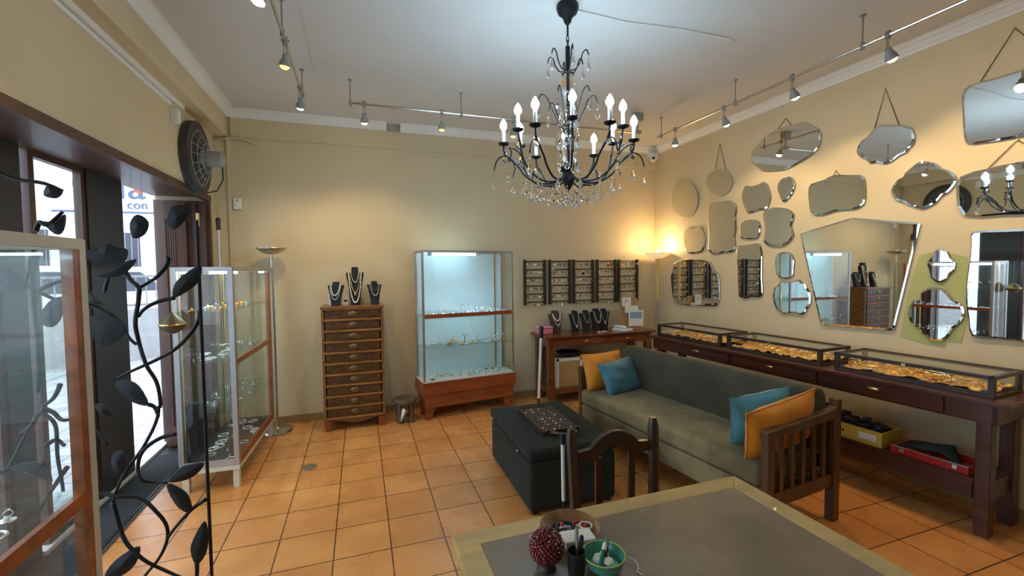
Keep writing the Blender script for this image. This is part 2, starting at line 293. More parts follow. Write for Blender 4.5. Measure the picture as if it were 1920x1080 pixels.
MIRRORS = [
 ('plain frameless round mirror with a dark rim edge, nearest the room corner', [(4.113, 2.314), (4.118, 2.266), (4.133, 2.222), (4.158, 2.184), (4.192, 2.153), (4.233, 2.131), (4.28, 2.12), (4.331, 2.119), (4.382, 2.131), (4.432, 2.154), (4.478, 2.187), (4.516, 2.228), (4.546, 2.277), (4.565, 2.33), (4.571, 2.383), (4.565, 2.435), (4.548, 2.482), (4.519, 2.522), (4.481, 2.552), (4.436, 2.571), (4.386, 2.579), (4.335, 2.575), (4.284, 2.56), (4.237, 2.534), (4.195, 2.5), (4.161, 2.459), (4.135, 2.413), (4.119, 2.364)], None),
 ('small scalloped round mirror hanging from a long chain near the corner', [(3.623, 2.42), (3.624, 2.407), (3.627, 2.396), (3.632, 2.385), (3.639, 2.375), (3.645, 2.365), (3.649, 2.354), (3.655, 2.343), (3.663, 2.334), (3.673, 2.326), (3.685, 2.32), (3.698, 2.315), (3.713, 2.312), (3.728, 2.311), (3.742, 2.308), (3.756, 2.305), (3.771, 2.302), (3.787, 2.302), (3.803, 2.304), (3.82, 2.307), (3.836, 2.313), (3.851, 2.32), (3.866, 2.328), (3.881, 2.336), (3.897, 2.342), (3.913, 2.35), (3.928, 2.359), (3.941, 2.37), (3.952, 2.382), (3.962, 2.395), (3.969, 2.409), (3.974, 2.423), (3.981, 2.436), (3.989, 2.449), (3.996, 2.463), (4.0, 2.477), (4.001, 2.49), (4.0, 2.504), (3.996, 2.516), (3.99, 2.527), (3.982, 2.538), (3.976, 2.548), (3.971, 2.56), (3.964, 2.571), (3.955, 2.58), (3.943, 2.588), (3.93, 2.594), (3.916, 2.598), (3.901, 2.6), (3.885, 2.601), (3.87, 2.602), (3.855, 2.605), (3.84, 2.607), (3.823, 2.606), (3.807, 2.604), (3.791, 2.599), (3.775, 2.593), (3.76, 2.585), (3.746, 2.576), (3.731, 2.568), (3.716, 2.561), (3.702, 2.553), (3.688, 2.544), (3.676, 2.533), (3.666, 2.521), (3.658, 2.509), (3.651, 2.496), (3.647, 2.483), (3.641, 2.471), (3.633, 2.458), (3.628, 2.445), (3.624, 2.433)], [(3.867, 2.595), (3.807, 2.86), (3.718, 2.563)]),
 ('small wavy square mirror right of the small chain-hung round one', [(3.456, 2.354), (3.391, 2.337), (3.317, 2.339), (3.239, 2.351), (3.197, 2.298), (3.167, 2.202), (3.189, 2.125), (3.217, 2.089), (3.289, 2.093), (3.362, 2.081), (3.425, 2.079), (3.465, 2.132), (3.506, 2.234), (3.488, 2.312)], None),
 ('tiny pointed lozenge mirror below the big glittering oval', [(2.973, 2.348), (2.941, 2.314), (2.925, 2.259), (2.944, 2.205), (2.969, 2.171), (3.022, 2.131), (3.06, 2.156), (3.077, 2.198), (3.1, 2.261), (3.085, 2.317), (3.052, 2.345), (3.015, 2.347)], None),
 ('big oval mirror with bright cut edge, reflecting the track lamps', [(3.402, 2.611), (3.378, 2.684), (3.281, 2.756), (3.2, 2.793), (3.104, 2.809), (3.013, 2.806), (2.92, 2.801), (2.84, 2.79), (2.806, 2.761), (2.716, 2.689), (2.696, 2.626), (2.704, 2.566), (2.744, 2.514), (2.8, 2.483), (2.908, 2.448), (3.022, 2.421), (3.142, 2.431), (3.253, 2.455), (3.307, 2.497), (3.376, 2.559)], [(3.11, 2.811), (3.03, 2.883), (2.976, 2.809)]),
 ('tall portrait mirror with softly waved sides below the small round one', [(3.964, 2.198), (3.902, 2.248), (3.787, 2.237), (3.678, 2.238), (3.587, 2.202), (3.565, 2.134), (3.578, 2.064), (3.569, 1.932), (3.588, 1.845), (3.573, 1.74), (3.614, 1.697), (3.721, 1.696), (3.856, 1.677), (3.926, 1.709), (3.959, 1.758), (3.945, 1.9), (3.962, 2.008)], None),
 ('plain shield-shaped mirror just above the lit floor lamp reflection', [(4.365, 1.893), (4.338, 1.974), (4.257, 2.005), (4.161, 1.99), (4.076, 2.007), (4.026, 1.948), (3.992, 1.85), (4.015, 1.761), (4.056, 1.714), (4.184, 1.701), (4.29, 1.711), (4.346, 1.79)], None),
 ('smallest cushion-shaped mirror right of the tall portrait mirror', [(3.496, 1.99), (3.412, 2.008), (3.317, 1.993), (3.28, 1.942), (3.279, 1.87), (3.308, 1.821), (3.377, 1.815), (3.493, 1.828), (3.521, 1.879), (3.522, 1.944)], None),
 ('narrow upright rounded mirror reflecting two black rack posts', [(3.546, 1.749), (3.486, 1.757), (3.414, 1.759), (3.308, 1.768), (3.271, 1.735), (3.251, 1.642), (3.253, 1.435), (3.239, 1.28), (3.281, 1.241), (3.374, 1.241), (3.425, 1.217), (3.504, 1.228), (3.532, 1.271), (3.542, 1.486), (3.558, 1.678)], None),
 ('domed wide thick-edged mirror low on the wall nearest the lit floor lamp', [(4.584, 1.441), (4.544, 1.481), (4.535, 1.581), (4.41, 1.625), (4.299, 1.641), (4.072, 1.636), (3.933, 1.597), (3.869, 1.514), (3.8, 1.455), (3.775, 1.311), (3.774, 1.224), (3.796, 1.147), (3.849, 1.108), (4.177, 1.089), (4.424, 1.083), (4.522, 1.129), (4.562, 1.247)], None),
 ('medium wavy mirror left of the large faceted mirror', [(3.251, 2.006), (3.24, 2.061), (3.194, 2.091), (3.108, 2.089), (2.999, 2.065), (2.941, 2.024), (2.93, 1.98), (2.954, 1.902), (2.927, 1.823), (2.967, 1.763), (3.036, 1.728), (3.102, 1.727), (3.164, 1.735), (3.241, 1.785), (3.225, 1.896)], None),
 ('tiny upright mirror with wavy sides above the bat-shaped one', [(3.106, 1.627), (3.057, 1.67), (2.976, 1.667), (2.928, 1.622), (2.917, 1.569), (2.926, 1.517), (2.925, 1.464), (2.971, 1.43), (3.047, 1.433), (3.086, 1.463), (3.104, 1.537)], None),
 ('scalloped bat-shaped mirror with a pale edge beside the large faceted mirror', [(3.128, 1.281), (3.106, 1.347), (3.079, 1.358), (3.046, 1.404), (2.992, 1.395), (2.939, 1.401), (2.868, 1.422), (2.848, 1.399), (2.813, 1.39), (2.793, 1.349), (2.768, 1.318), (2.757, 1.267), (2.761, 1.211), (2.794, 1.162), (2.803, 1.133), (2.842, 1.111), (2.893, 1.12), (2.966, 1.113), (3.024, 1.098), (3.047, 1.126), (3.08, 1.133), (3.104, 1.181), (3.121, 1.215)], None),
 ('wide cream-reflecting mirror with a curved top knot above the large faceted mirror', [(2.795, 2.217), (2.753, 2.25), (2.662, 2.26), (2.596, 2.282), (2.511, 2.269), (2.41, 2.249), (2.359, 2.23), (2.343, 2.166), (2.34, 2.044), (2.366, 2.003), (2.424, 1.986), (2.547, 1.993), (2.656, 1.971), (2.724, 1.975), (2.772, 2.003), (2.793, 2.112)], [(2.587, 2.28), (2.571, 2.316), (2.541, 2.275)]),
 ('grey cloud-shaped mirror hanging from the longest chain', [(2.41, 2.426), (2.396, 2.476), (2.373, 2.506), (2.339, 2.517), (2.3, 2.561), (2.268, 2.583), (2.228, 2.583), (2.162, 2.555), (2.112, 2.544), (2.072, 2.516), (2.046, 2.49), (2.029, 2.426), (2.04, 2.382), (2.062, 2.365), (2.081, 2.34), (2.12, 2.331), (2.166, 2.3), (2.222, 2.293), (2.272, 2.316), (2.316, 2.318), (2.347, 2.358), (2.378, 2.373)], [(2.292, 2.567), (2.224, 2.837), (2.132, 2.553)]),
 ('leaf-shaped scalloped mirror reflecting the dark wall fan', [(2.168, 2.088), (2.129, 2.154), (2.093, 2.17), (2.081, 2.197), (2.046, 2.224), (2.015, 2.25), (1.978, 2.256), (1.933, 2.239), (1.9, 2.22), (1.879, 2.188), (1.856, 2.176), (1.813, 2.142), (1.79, 2.093), (1.811, 2.045), (1.84, 2.015), (1.86, 2.011), (1.893, 1.967), (1.931, 1.943), (1.979, 1.931), (2.027, 1.956), (2.062, 1.972), (2.092, 1.996), (2.136, 2.017)], None),
 ('largest cut-corner rectangular mirror hanging at the top right of the wall', [(1.778, 2.63), (1.74, 2.679), (1.613, 2.674), (1.355, 2.676), (1.315, 2.619), (1.296, 2.29), (1.334, 2.284), (1.489, 2.288), (1.714, 2.302), (1.759, 2.348), (1.772, 2.503)], [(1.696, 2.678), (1.549, 2.935), (1.385, 2.678)]),
 ('long dark hexagonal mirror hanging below the cut-corner one', [(1.79, 1.989), (1.772, 2.11), (1.647, 2.131), (1.563, 2.141), (1.4, 2.137), (1.3, 2.105), (1.291, 1.96), (1.301, 1.822), (1.39, 1.827), (1.567, 1.842), (1.749, 1.857)], [(1.644, 2.133), (1.519, 2.275), (1.375, 2.129)]),
 ('very large five-sided faceted mirror tapering to a narrow foot, reflecting the glass cabinet', [(2.866, 1.828), (2.43, 1.919), (1.98, 1.832), (2.123, 1.062), (2.664, 1.041)], None),
 ('small dark lozenge mirror on the green paint patch', [(1.936, 1.551), (1.925, 1.58), (1.91, 1.601), (1.896, 1.633), (1.874, 1.647), (1.845, 1.638), (1.825, 1.627), (1.81, 1.588), (1.784, 1.559), (1.786, 1.521), (1.791, 1.5), (1.812, 1.482), (1.828, 1.443), (1.865, 1.421), (1.891, 1.434), (1.916, 1.463), (1.923, 1.507)], None),
 ('scalloped quatrefoil mirror on the green paint patch below the small lozenge', [(2.04, 1.203), (2.028, 1.25), (2.007, 1.293), (1.985, 1.298), (1.967, 1.325), (1.967, 1.347), (1.956, 1.366), (1.905, 1.39), (1.849, 1.382), (1.829, 1.361), (1.806, 1.334), (1.788, 1.307), (1.758, 1.291), (1.739, 1.272), (1.727, 1.225), (1.741, 1.181), (1.765, 1.14), (1.786, 1.12), (1.802, 1.079), (1.823, 1.044), (1.854, 1.025), (1.905, 1.024), (1.923, 1.051), (1.957, 1.069), (1.974, 1.1), (2.019, 1.136)], None),
 ('large rectangular mirror with curved sides low at the right edge, reflecting the street', [(1.702, 1.75), (1.708, 1.697), (1.71, 1.595), (1.722, 1.459), (1.724, 1.321), (1.707, 1.185), (1.686, 1.081), (1.569, 1.082), (1.454, 1.083), (1.308, 1.085), (1.292, 1.407), (1.328, 1.746), (1.473, 1.747), (1.588, 1.751)], None),
]
PATCH = [(1.987, 1.611), (1.917, 1.627), (1.788, 1.611), (1.728, 1.589), (1.716, 1.425), (1.72, 1.184), (1.746, 1.031), (1.823, 1.029), (1.828, 0.986), (1.931, 0.994), (2.088, 1.024), (2.055, 1.301), (2.027, 1.454)]
VINE_STEMS = [[(-0.65, 1.603), (-0.658, 1.569), (-0.683, 1.532), (-0.712, 1.513), (-0.738, 1.494)],
 [(-0.783, 1.562), (-0.766, 1.525), (-0.738, 1.494), (-0.744, 1.458), (-0.751, 1.402), (-0.753, 1.346), (-0.748, 1.289), (-0.728, 1.22), (-0.703, 1.155), (-0.694, 1.067), (-0.698, 1.064), (-0.705, 1.028), (-0.722, 0.975), (-0.749, 0.923), (-0.78, 0.879), (-0.806, 0.835), (-0.832, 0.784), (-0.846, 0.738)],
 [(-0.556, 1.405), (-0.58, 1.342), (-0.626, 1.281), (-0.675, 1.247), (-0.723, 1.222), (-0.77, 1.201), (-0.817, 1.177)],
 [(-0.637, 1.454), (-0.687, 1.442), (-0.725, 1.418), (-0.747, 1.391)],
 [(-0.91, 1.442), (-0.872, 1.432), (-0.829, 1.411), (-0.799, 1.376), (-0.779, 1.325), (-0.753, 1.293)],
 [(-0.729, 1.074), (-0.711, 1.058), (-0.698, 1.027)],
 [(-0.652, 0.956), (-0.698, 0.947), (-0.739, 0.922), (-0.765, 0.883), (-0.769, 0.841), (-0.753, 0.801), (-0.719, 0.786), (-0.684, 0.783)],
 [(-0.908, 0.775), (-0.866, 0.769), (-0.828, 0.759), (-0.78, 0.742), (-0.737, 0.706), (-0.704, 0.656), (-0.691, 0.596), (-0.698, 0.547), (-0.725, 0.497), (-0.762, 0.452), (-0.794, 0.407)],
 [(-0.567, 0.696), (-0.616, 0.663), (-0.665, 0.61), (-0.692, 0.571)],
 [(-0.846, 0.738), (-0.825, 0.612), (-0.783, 0.541), (-0.741, 0.482), (-0.676, 0.434), (-0.604, 0.391)],
 [(-0.604, 0.462), (-0.609, 0.399), (-0.627, 0.351)],
 [(-0.91, 1.065), (-0.897, 1.039), (-0.908, 0.994), (-0.891, 0.95), (-0.884, 0.907), (-0.901, 0.832)],
 [(-0.907, 1.011), (-0.876, 0.983), (-0.849, 0.944)],
 [(-1.083, 1.011), (-1.052, 1.041), (-1.028, 1.079), (-1.003, 1.053), (-0.988, 1.004), (-0.987, 0.905), (-0.983, 0.799)],
 [(-1.023, 0.963), (-0.993, 0.982), (-0.965, 0.96)],
 [(-1.023, 1.095), (-0.993, 1.072), (-0.963, 1.048), (-0.904, 1.058)],
 [(-0.966, 0.884), (-1.019, 0.8), (-1.043, 0.746)],
 [(-1.14, 0.889), (-1.113, 0.914), (-1.052, 1.041)],
 [(-1.085, 1.533), (-1.037, 1.5), (-1.013, 1.488), (-0.976, 1.46), (-0.955, 1.454)],
 [(-1.013, 1.494), (-0.974, 1.515), (-0.952, 1.52)],
 [(-1.018, 1.662), (-1.024, 1.613), (-1.026, 1.478), (-1.027, 1.314), (-1.03, 1.149)],
 [(-1.011, 1.613), (-1.035, 1.559), (-1.045, 1.516)],
 [(-0.972, 1.171), (-0.995, 1.123), (-1.018, 1.103)],
 [(-1.114, 1.887), (-1.058, 1.857), (-0.983, 1.846), (-0.938, 1.824)],
 [(-1.013, 1.689), (-1.004, 1.719), (-0.978, 1.709), (-0.941, 1.755)]]
VINE_LEAVES = [[(-0.639, 1.457), (-0.635, 1.5), (-0.602, 1.54), (-0.55, 1.571), (-0.562, 1.51), (-0.605, 1.471)],
 [(-0.729, 1.074), (-0.754, 1.143), (-0.79, 1.169), (-0.822, 1.16), (-0.797, 1.113), (-0.766, 1.084)],
 [(-0.679, 0.785), (-0.646, 0.827), (-0.609, 0.837), (-0.567, 0.835), (-0.59, 0.799), (-0.632, 0.781)],
 [(-0.684, 0.777), (-0.644, 0.751), (-0.619, 0.715), (-0.613, 0.657), (-0.647, 0.676), (-0.673, 0.725)],
 [(-0.574, 0.614), (-0.603, 0.571), (-0.621, 0.517), (-0.605, 0.456), (-0.574, 0.488), (-0.564, 0.557)],
 [(-0.775, 0.561), (-0.823, 0.544), (-0.863, 0.51), (-0.878, 0.471), (-0.835, 0.467), (-0.79, 0.499)],
 [(-0.906, 0.833), (-0.883, 0.823), (-0.872, 0.792), (-0.884, 0.782), (-0.902, 0.803)],
 [(-1.108, 1.571), (-1.072, 1.554), (-1.033, 1.505), (-1.071, 1.49), (-1.111, 1.496)],
 [(-0.95, 1.465), (-0.98, 1.46), (-1.007, 1.423), (-1.013, 1.385), (-0.984, 1.367), (-0.957, 1.404)],
 [(-1.009, 1.662), (-1.027, 1.635), (-1.038, 1.586), (-1.035, 1.554), (-1.019, 1.592)],
 [(-1.126, 0.91), (-1.088, 0.915), (-1.027, 0.906), (-1.008, 0.839), (-1.03, 0.854), (-1.097, 0.894)],
 [(-0.938, 1.824), (-0.955, 1.799), (-0.985, 1.807), (-0.972, 1.842)],
 [(-0.993, 1.719), (-0.962, 1.72), (-0.934, 1.745), (-0.94, 1.695), (-0.96, 1.678)],
 [(-0.632, 1.78), (-0.596, 1.787), (-0.57, 1.767), (-0.603, 1.723), (-0.631, 1.701), (-0.647, 1.732)],
 [(-0.756, 1.719), (-0.733, 1.751), (-0.704, 1.726), (-0.715, 1.684), (-0.749, 1.668)],
 [(-0.887, 1.63), (-0.86, 1.619), (-0.824, 1.647), (-0.793, 1.636), (-0.767, 1.625), (-0.782, 1.581), (-0.831, 1.576), (-0.874, 1.59)],
 [(-0.855, 1.538), (-0.818, 1.565), (-0.745, 1.595), (-0.77, 1.553), (-0.806, 1.532)],
 [(-0.887, 1.495), (-0.85, 1.45), (-0.841, 1.439), (-0.88, 1.446)],
 [(-0.839, 1.499), (-0.824, 1.537), (-0.823, 1.515), (-0.837, 1.477)],
 [(-0.878, 1.397), (-0.838, 1.406), (-0.803, 1.393), (-0.787, 1.348), (-0.811, 1.305), (-0.856, 1.297), (-0.88, 1.342)],
 [(-0.881, 1.091), (-0.848, 1.081), (-0.836, 1.044), (-0.864, 1.053)],
 [(-0.836, 0.912), (-0.808, 0.914), (-0.8, 0.864), (-0.825, 0.838), (-0.843, 0.871)]]

# ================================================================ the room
W = 3.70; YB = 4.925; XL = -1.283; XB = -1.163; XO = -1.70; ZC = 3.09; YN = -2.2
struct('floor', M().box(XO-.02, YN, -.1, W+.1, YB+.1, 0), TILE)
struct('ceiling', M().box(XO-.02, YN, ZC, W+.1, YB+.1, ZC+.1), CEIL)
struct('wall_back', M().box(XO-.02, YB, 0, W+.1, YB+.12, ZC), WALL)
struct('wall_right', M().box(W, YN, 0, W+.12, YB, ZC), WALL)
struct('wall_near', M().box(XO-.02, YN-.12, 0, W+.1, YN, ZC), WALL)
struct('wall_left', M().box(XO, YN, 2.23, XL, YB, ZC).box(XO, 4.74, 0, XL, YB, 2.23).box(XO, YN, 0, XL, -.6, 2.23), WALL)
struct('trim_1', M().box(XL, YN, 2.83, XB, YB, ZC), WALL)                      # boxed beam above the shopfront
struct('trim_2', M().box(-1.175, YB-.03, 0, -1.145, YB, 2.83), WALL)             # corner bead
struct('trim_3', M().box(-1.14, YB-.022, 2.835, W, YB, ZC), WALL)                # shallow step high on the back wall
struct('baseboard_back', M().box(-1.14, YB-.012, 0, W, YB, .075), BASEB)
struct('baseboard_right', M().box(W-.012, YN, 0, W, YB-.012, .075), BASEB)
# coved cornices
prof = [(0,0),(0,-.075),(.012,-.075),(.014,-.062),(.03,-.048),(.045,-.028),(.062,-.018),(.066,-.008),(.08,-.008),(.08,0)]
def cornice_x(xa, xb): return M().prism([(YB-.022-a, ZC+b) for a, b in prof], xa, xb, 'x')
def cornice_y(x, sg): return M().prism([(x+sg*a, ZC+b) for a, b in prof], YN, YB-.022, 'y')
struct('trim_4', cornice_y(XB, 1), PLAST); struct('trim_5', cornice_y(W, -1), PLAST)
struct('trim_6', cornice_x(XB, .30), PLAST); struct('trim_7', cornice_x(.44, W), PLAST)
struct('trim_8', M().box(.30, YB-.032, ZC-.075, .44, YB-.02, ZC), mat('bare_plaster', (.32,.30,.24), .9, var=.2))

# shopfront: header, jamb, posts, frames, glazing
struct('trim_9', M().box(XL-.03, -.6, 2.185, XL+.012, 4.74, 2.24), WD_DOOR, bev=.004)
struct('trim_10', M().box(XO-.02, -.6, 2.225, XL-.03, 4.74, 2.24), WD_DOOR)
struct('trim_11', M().box(XO, 4.70, 0, XL+.005, 4.745, 2.185), WD_DOOR)
DG = mat('dark_grey_post', (.035,.036,.042), .5)
struct('trim_12', M().box(-1.73, 3.64, 0, -1.67, 4.09, 2.23), DG)
struct('trim_13', M().box(-1.73, 2.87, 0, -1.67, 3.04, 2.23), DG)
struct('trim_14', M().box(-1.73, .9, 0, -1.67, 1.3, 2.23), DG)
def window(n, y0, y1, mull=()):
    m = M(); x0, x1 = -1.72, -1.68; w = .045
    m.box(x0, y0, .02, x1, y0+w, 2.225); m.box(x0, y1-w, .02, x1, y1, 2.225); m.box(x0, y0+w, 2.19, x1, y1-w, 2.225); m.box(x0, y0+w, .02, x1, y1-w, .07)
    for a in mull: m.box(x0, a-.02, .07, x1, a+.02, 2.19)
    o = struct('window_%d' % n, m, WD_DOOR)
    O('pane', M().box(-1.703, y0+w, .07, -1.697, y1-w, 2.19), GLASSR, o)
window(1, -.6, .9); window(2, 1.3, 2.87, (2.1,)); window(3, 3.12, 3.64)
struct('trim_15', M().box(-1.74, -.6, 0, -1.38, 4.7, .006), mat('threshold_slab', (.03,.025,.022), .5))
struct('trim_16', M().box(-1.74, 3.05, .006, -1.66, 4.7, .03), WHITE)
# folded door leaves stacked against the far jamb
for i in range(3):
    y = 4.695 - .05*(i+1); x0 = -1.665 + .02*i; x1 = -1.30 - .06*i
    d = T('folding_door', ['brown timber door leaf folded flat against the far jamb, outermost of three', 'middle leaf of the three folded brown door leaves',
         'innermost and narrowest of the three folded brown timber door leaves'][i], 'door', (0, y, 0), group='folded door leaves')
    O('stile', M().box(x0, 0, .03, x0+.06, .036, 2.15), WD_DOOR, d); O('stile', M().box(x1-.06, 0, .03, x1, .036, 2.15), WD_DOOR, d)
    O('rail', M().box(x0+.06, 0, 2.0, x1-.06, .036, 2.15), WD_DOOR, d); O('rail', M().box(x0+.06, 0, .03, x1-.06, .036, .2), WD_DOOR, d)
    pm = M()
    for k in range(5):
        a = x0+.06+(x1-x0-.12)*k/5; pm.box(a+.002, .008, .2, a+(x1-x0-.12)/5-.002, .028, 2.0)
    O('board_panel', pm, WD_DOOR, d)
yb_ = T('door_bolt', 'small yellow brass bolt high on the folded timber door', 'bolt', (-1.32, 4.52, 2.0))
O('plate', M().box(-.012, 0, -.06, .012, .012, .06), BRASS, yb_, bev=.003); O('knob', M().cyl((0,0,0),(0,-.02,0),.008), BRASS, yb_)

# surface trunking along the soffit and the cable at the back corner
struct('trim_17', M().box(XL, YN, 2.795, XL+.03, 4.1, 2.83).box(XL, YN, 2.765, XL+.012, 3.9, 2.79), PLAST)
tag(O('cable', M().tube([(-1.28,4.915,2.80),(-1.15,4.885,2.815),(-1.05,4.885,2.82),(-.98,4.888,2.80),(-.94,4.9,2.785)], .011, 8), WALL, smooth=True),
    'thick cream cable running across the back left corner below the beam', 'cable')
tag(O('ceiling_cable', M().tube([(1.26,2.42,3.084),(1.6,2.44,3.083),(2.0,2.40,3.083),(2.4,2.40,3.083),(2.43,2.40,3.06),(2.45,2.40,3.082)], .0035, 6), PAPER, smooth=True),
    'thin white cable running across the ceiling from the chandelier to a hook', 'cable')

# ================================================================ outside
struct('ground', M().box(-30, -8, -.14, XO-.02, 40, -.04), STONE)
rr = T('roadside_railing', 'grey metal railing with upright bars on a low concrete wall outside', 'railing', (-4.2, 9.35, -.04), math.atan2(.291, .355))
O('low_wall', M().box(-4, 0, 0, 4, .2, .92), CONC, rr)
O('top_rail', M().box(-4, .08, 1.5, 4, .12, 1.54), RAILM, rr); O('bottom_rail', M().box(-4, .08, .98, 4, .12, 1.02), RAILM, rr)
for k in range(53): O('bar', M().box(-3.97+.15*k, .092, 1.02, -3.955+.15*k, .108, 1.5), RAILM, rr)
van = T('parked_car', 'white parked car seen through the shopfront behind the railing', 'car', (-5.9, 13.2, -.04), math.atan2(.291, .355))
O('body', M().prism([(-2.2,.35),(2.2,.35),(2.25,1.0),(1.3,1.15),(.6,1.72),(-1.5,1.75),(-2.2,1.1)], -.85, .85, 'y'), CARW, van, bev=.06, seg=3)
O('windscreen', M().prism([(.62,1.62),(1.2,1.17),(1.12,1.17),(.55,1.62)], -.7, .7, 'y'), CARG, van)
O('side_window', M().prism([(-1.35,1.15),(1.0,1.15),(.5,1.6),(-1.25,1.62)], -.87, -.84, 'y'), CARG, van)
for sx in (-1.4, 1.4):
    for sy in (-.8, .8):
        w_ = O('wheel', M().cyl((sx, sy-.1, .33), (sx, sy+.1, .33), .33, n=24), BLACK, van); O('hub', M().cyl((sx, sy-.11, .33), (sx, sy+.11, .33), .18, n=16), ALU, w_)
bld = T('street_building', 'pale building across the street with barred bright windows', 'building', (-9, 22, -.04), .5)
O('wall', M().box(-10, 0, 0, 12, 3, 9), FACADE, bld)
for k in range(8):
    wf = O('window', M().box(-9+2.6*k, -.06, 1.0, -7.3+2.6*k, 0, 3.2), CARG, bld)
    gm = M()
    for j in range(9): gm.box(-9+2.6*k+.2*j, -.12, 1.0, -8.96+2.6*k+.2*j, -.08, 3.2)
    O('grille', gm, RAILM, wf)
sg = T('shop_sign', 'white street sign board on a post with grey blue letters and an orange dot outside', 'sign', (-3.30, 6.5, -.04))
O('board', M().box(0, 0, 2.32, 1.5, .03, 2.82), SIGNB, sg, bev=.004)
O('sign_frame', M().box(-.02, .005, 2.295, 1.52, .025, 2.315).box(-.02, .005, 2.825, 1.52, .025, 2.845), SIGNT, sg)
def text(s, size, loc, m_, parent, name='lettering', ext=.004):
    c = bpy.data.curves.new(name, 'FONT'); c.body = s; c.size = size; c.extrude = ext; c.materials.append(m_)
    o = bpy.data.objects.new(name, c); COL.objects.link(o); o.parent = parent; o.location = loc; o.rotation_euler = (pi/2, 0, 0)
    me = bpy.data.meshes.new_from_object(o); me.materials.clear(); me.materials.append(m_); bpy.data.objects.remove(o)
    o = bpy.data.objects.new(name, me); COL.objects.link(o); o.parent = parent; o.location = loc; o.rotation_euler = (pi/2, 0, 0); return o
text('C', .40, (.17, -.006, 2.49), SIGNT, sg); text('ia', .44, (.60, -.006, 2.47), SIGNT, sg)
O('dot', M().cyl((.82, -.014, 2.585), (.82, .0, 2.585), .05, n=20), SIGNO, sg)
text('con', .14, (.69, -.006, 2.35), SIGNT, sg)
O('sign_post', M().cyl((.42, .065, 0), (.42, .065, 2.84), .03), RAILM, sg)

# ================================================================ floor lamps
def floor_lamp(name, label, loc, h, br, polem, lit):
    t = T(name, label, 'floor lamp', loc)
    O('base', M().lathe([(.13,0),(.135,.01),(.13,.024),(.03,.034),(.018,.05)], n=32), STEEL, t, smooth='auto')
    if lit:
        O('pole', M().cyl((0,0,.04),(0,0,1.12),.011), GREYP, t, smooth='auto'); O('pole_sleeve', M().cyl((0,0,1.12),(0,0,h-.07),.017,.019), DIRTB, t, smooth='auto')
    else: O('pole', M().cyl((0,0,.04),(0,0,h-.05),.012), polem, t, smooth='auto')
    d = .075 if lit else .06
    O('lamp_bowl', M().lathe([(.012,-d),(br*.35,-d*.93),(br*.7,-d*.6),(br*.93,-d*.18),(br,0),(br*.97,0),(br*.9,-d*.18),(br*.66,-d*.5),(br*.33,-d*.78),(.0,-d*.82)], c=(0,0,h), n=36), SHADEW if lit else STEEL, t, smooth=True)
    O('bulb', M().sph((0,0,h+.004 if lit else h-.02),(.026,.026,.034)), BULBW if lit else WHITE, t, smooth=True)
    if lit:
        l = bpy.data.lights.new('floor_lamp_light', 'POINT'); l.energy = FLOORLAMP_W; l.color = (1,.70,.34); l.shadow_soft_size = .03
        o = bpy.data.objects.new('floor_lamp_light', l); COL.objects.link(o); o.parent = t; o.location = (0,0,h+.10)
    return t
floor_lamp('floor_lamp', 'unlit steel uplighter floor lamp beside the left glass cabinet', (-.79, 4.70, 0), 1.765, .134, STEEL, False)
floor_lamp('floor_lamp', 'lit uplighter floor lamp with cream bowl and yellow upper pole in the corner', (3.52, 4.62, 0), 1.725, .165, DIRTB, True)

# wall fan, sensor, camera, blind rod
fan = T('wall_fan', 'round black caged extractor fan with grey motor high on the left wall', 'fan', (-1.27, 4.30, 2.48))
cg = M()
for r_ in (.27,.22,.17,.12): cg.tube([(.02+.10*(1-(r_/.27)**2), r_*cos(a*pi/16), r_*sin(a*pi/16)) for a in range(32)], .004, 5, True)
for a in range(16): cg.tube([(.02+.10*(1-(r_/.27)**2), r_*cos(a*pi/8), r_*sin(a*pi/8)) for r_ in (.27,.22,.17,.12,.06)], .003, 4)
O('cage', cg, GREYP, fan, smooth=True)
O('fan_housing', M().lathe([(.275,0),(.29,0),(.29,.05),(.275,.05)], n=40).xf(Matrix.Rotation(pi/2,4,'Y')), DG, fan)
O('back_plate', M().cyl((-.01,0,0),(0,0,0),.275,n=36), mat('fan_dark_green', (.16,.16,.10), .6), fan)
for k in range(5):
    a = 2*pi*k/5; bm_ = M().prism([(.03,-.03),(.22,-.075),(.235,.03),(.05,.035)], .018, .024, 'z').xf(Matrix.Rotation(a,4,'X') @ Matrix.Rotation(pi/2,4,'Y') @ Matrix.Rotation(.35,4,'X'))
    O('blade', bm_, GREYP, fan)
O('motor', M().cyl((.06,0,0),(.2,0,0),.065,n=24).sph((.2,0,0),(.035,.065,.065),n=20), GREYP, fan, smooth='auto')
O('motor_label', M().box(.10,-.03,.061,.15,.03,.069), PAPER, fan)
O('fan_cord', M().tube([(.2,.02,-.06),(.2,.03,-.16),(.16,0,-.26),(.10,-.1,-.30),(.04,-.2,-.24)], .006, 6), BLACK, fan, smooth=True)
jb = T('junction_box', 'small white junction box beside the fan at the end of the trunking', 'box', (XL+.012, 3.93, 2.70))
O('housing', M().box(-.012,-.03,-.05,.03,.03,.05), WHITE, jb, bev=.004); O('lid', M().box(.03,-.028,-.045,.036,.028,.045), WHITE, jb, bev=.002)
ps = T('motion_sensor', 'small white motion sensor on the back wall near the left corner', 'sensor', (-1.10, YB, 2.20))
O('housing', M().box(-.035,-.04,-.055,.035,0,.055), WHITE, ps, bev=.008); O('lens', M().sph((0,-.036,-.015),(.025,.014,.025)), PAPER, ps, smooth=True)
O('indicator', M().box(-.006,-.043,.024,.006,-.039,.034), REDB, ps)
sc = T('security_camera', 'small white dome security camera in the upper right corner', 'camera', (3.62, 4.85, 2.96))
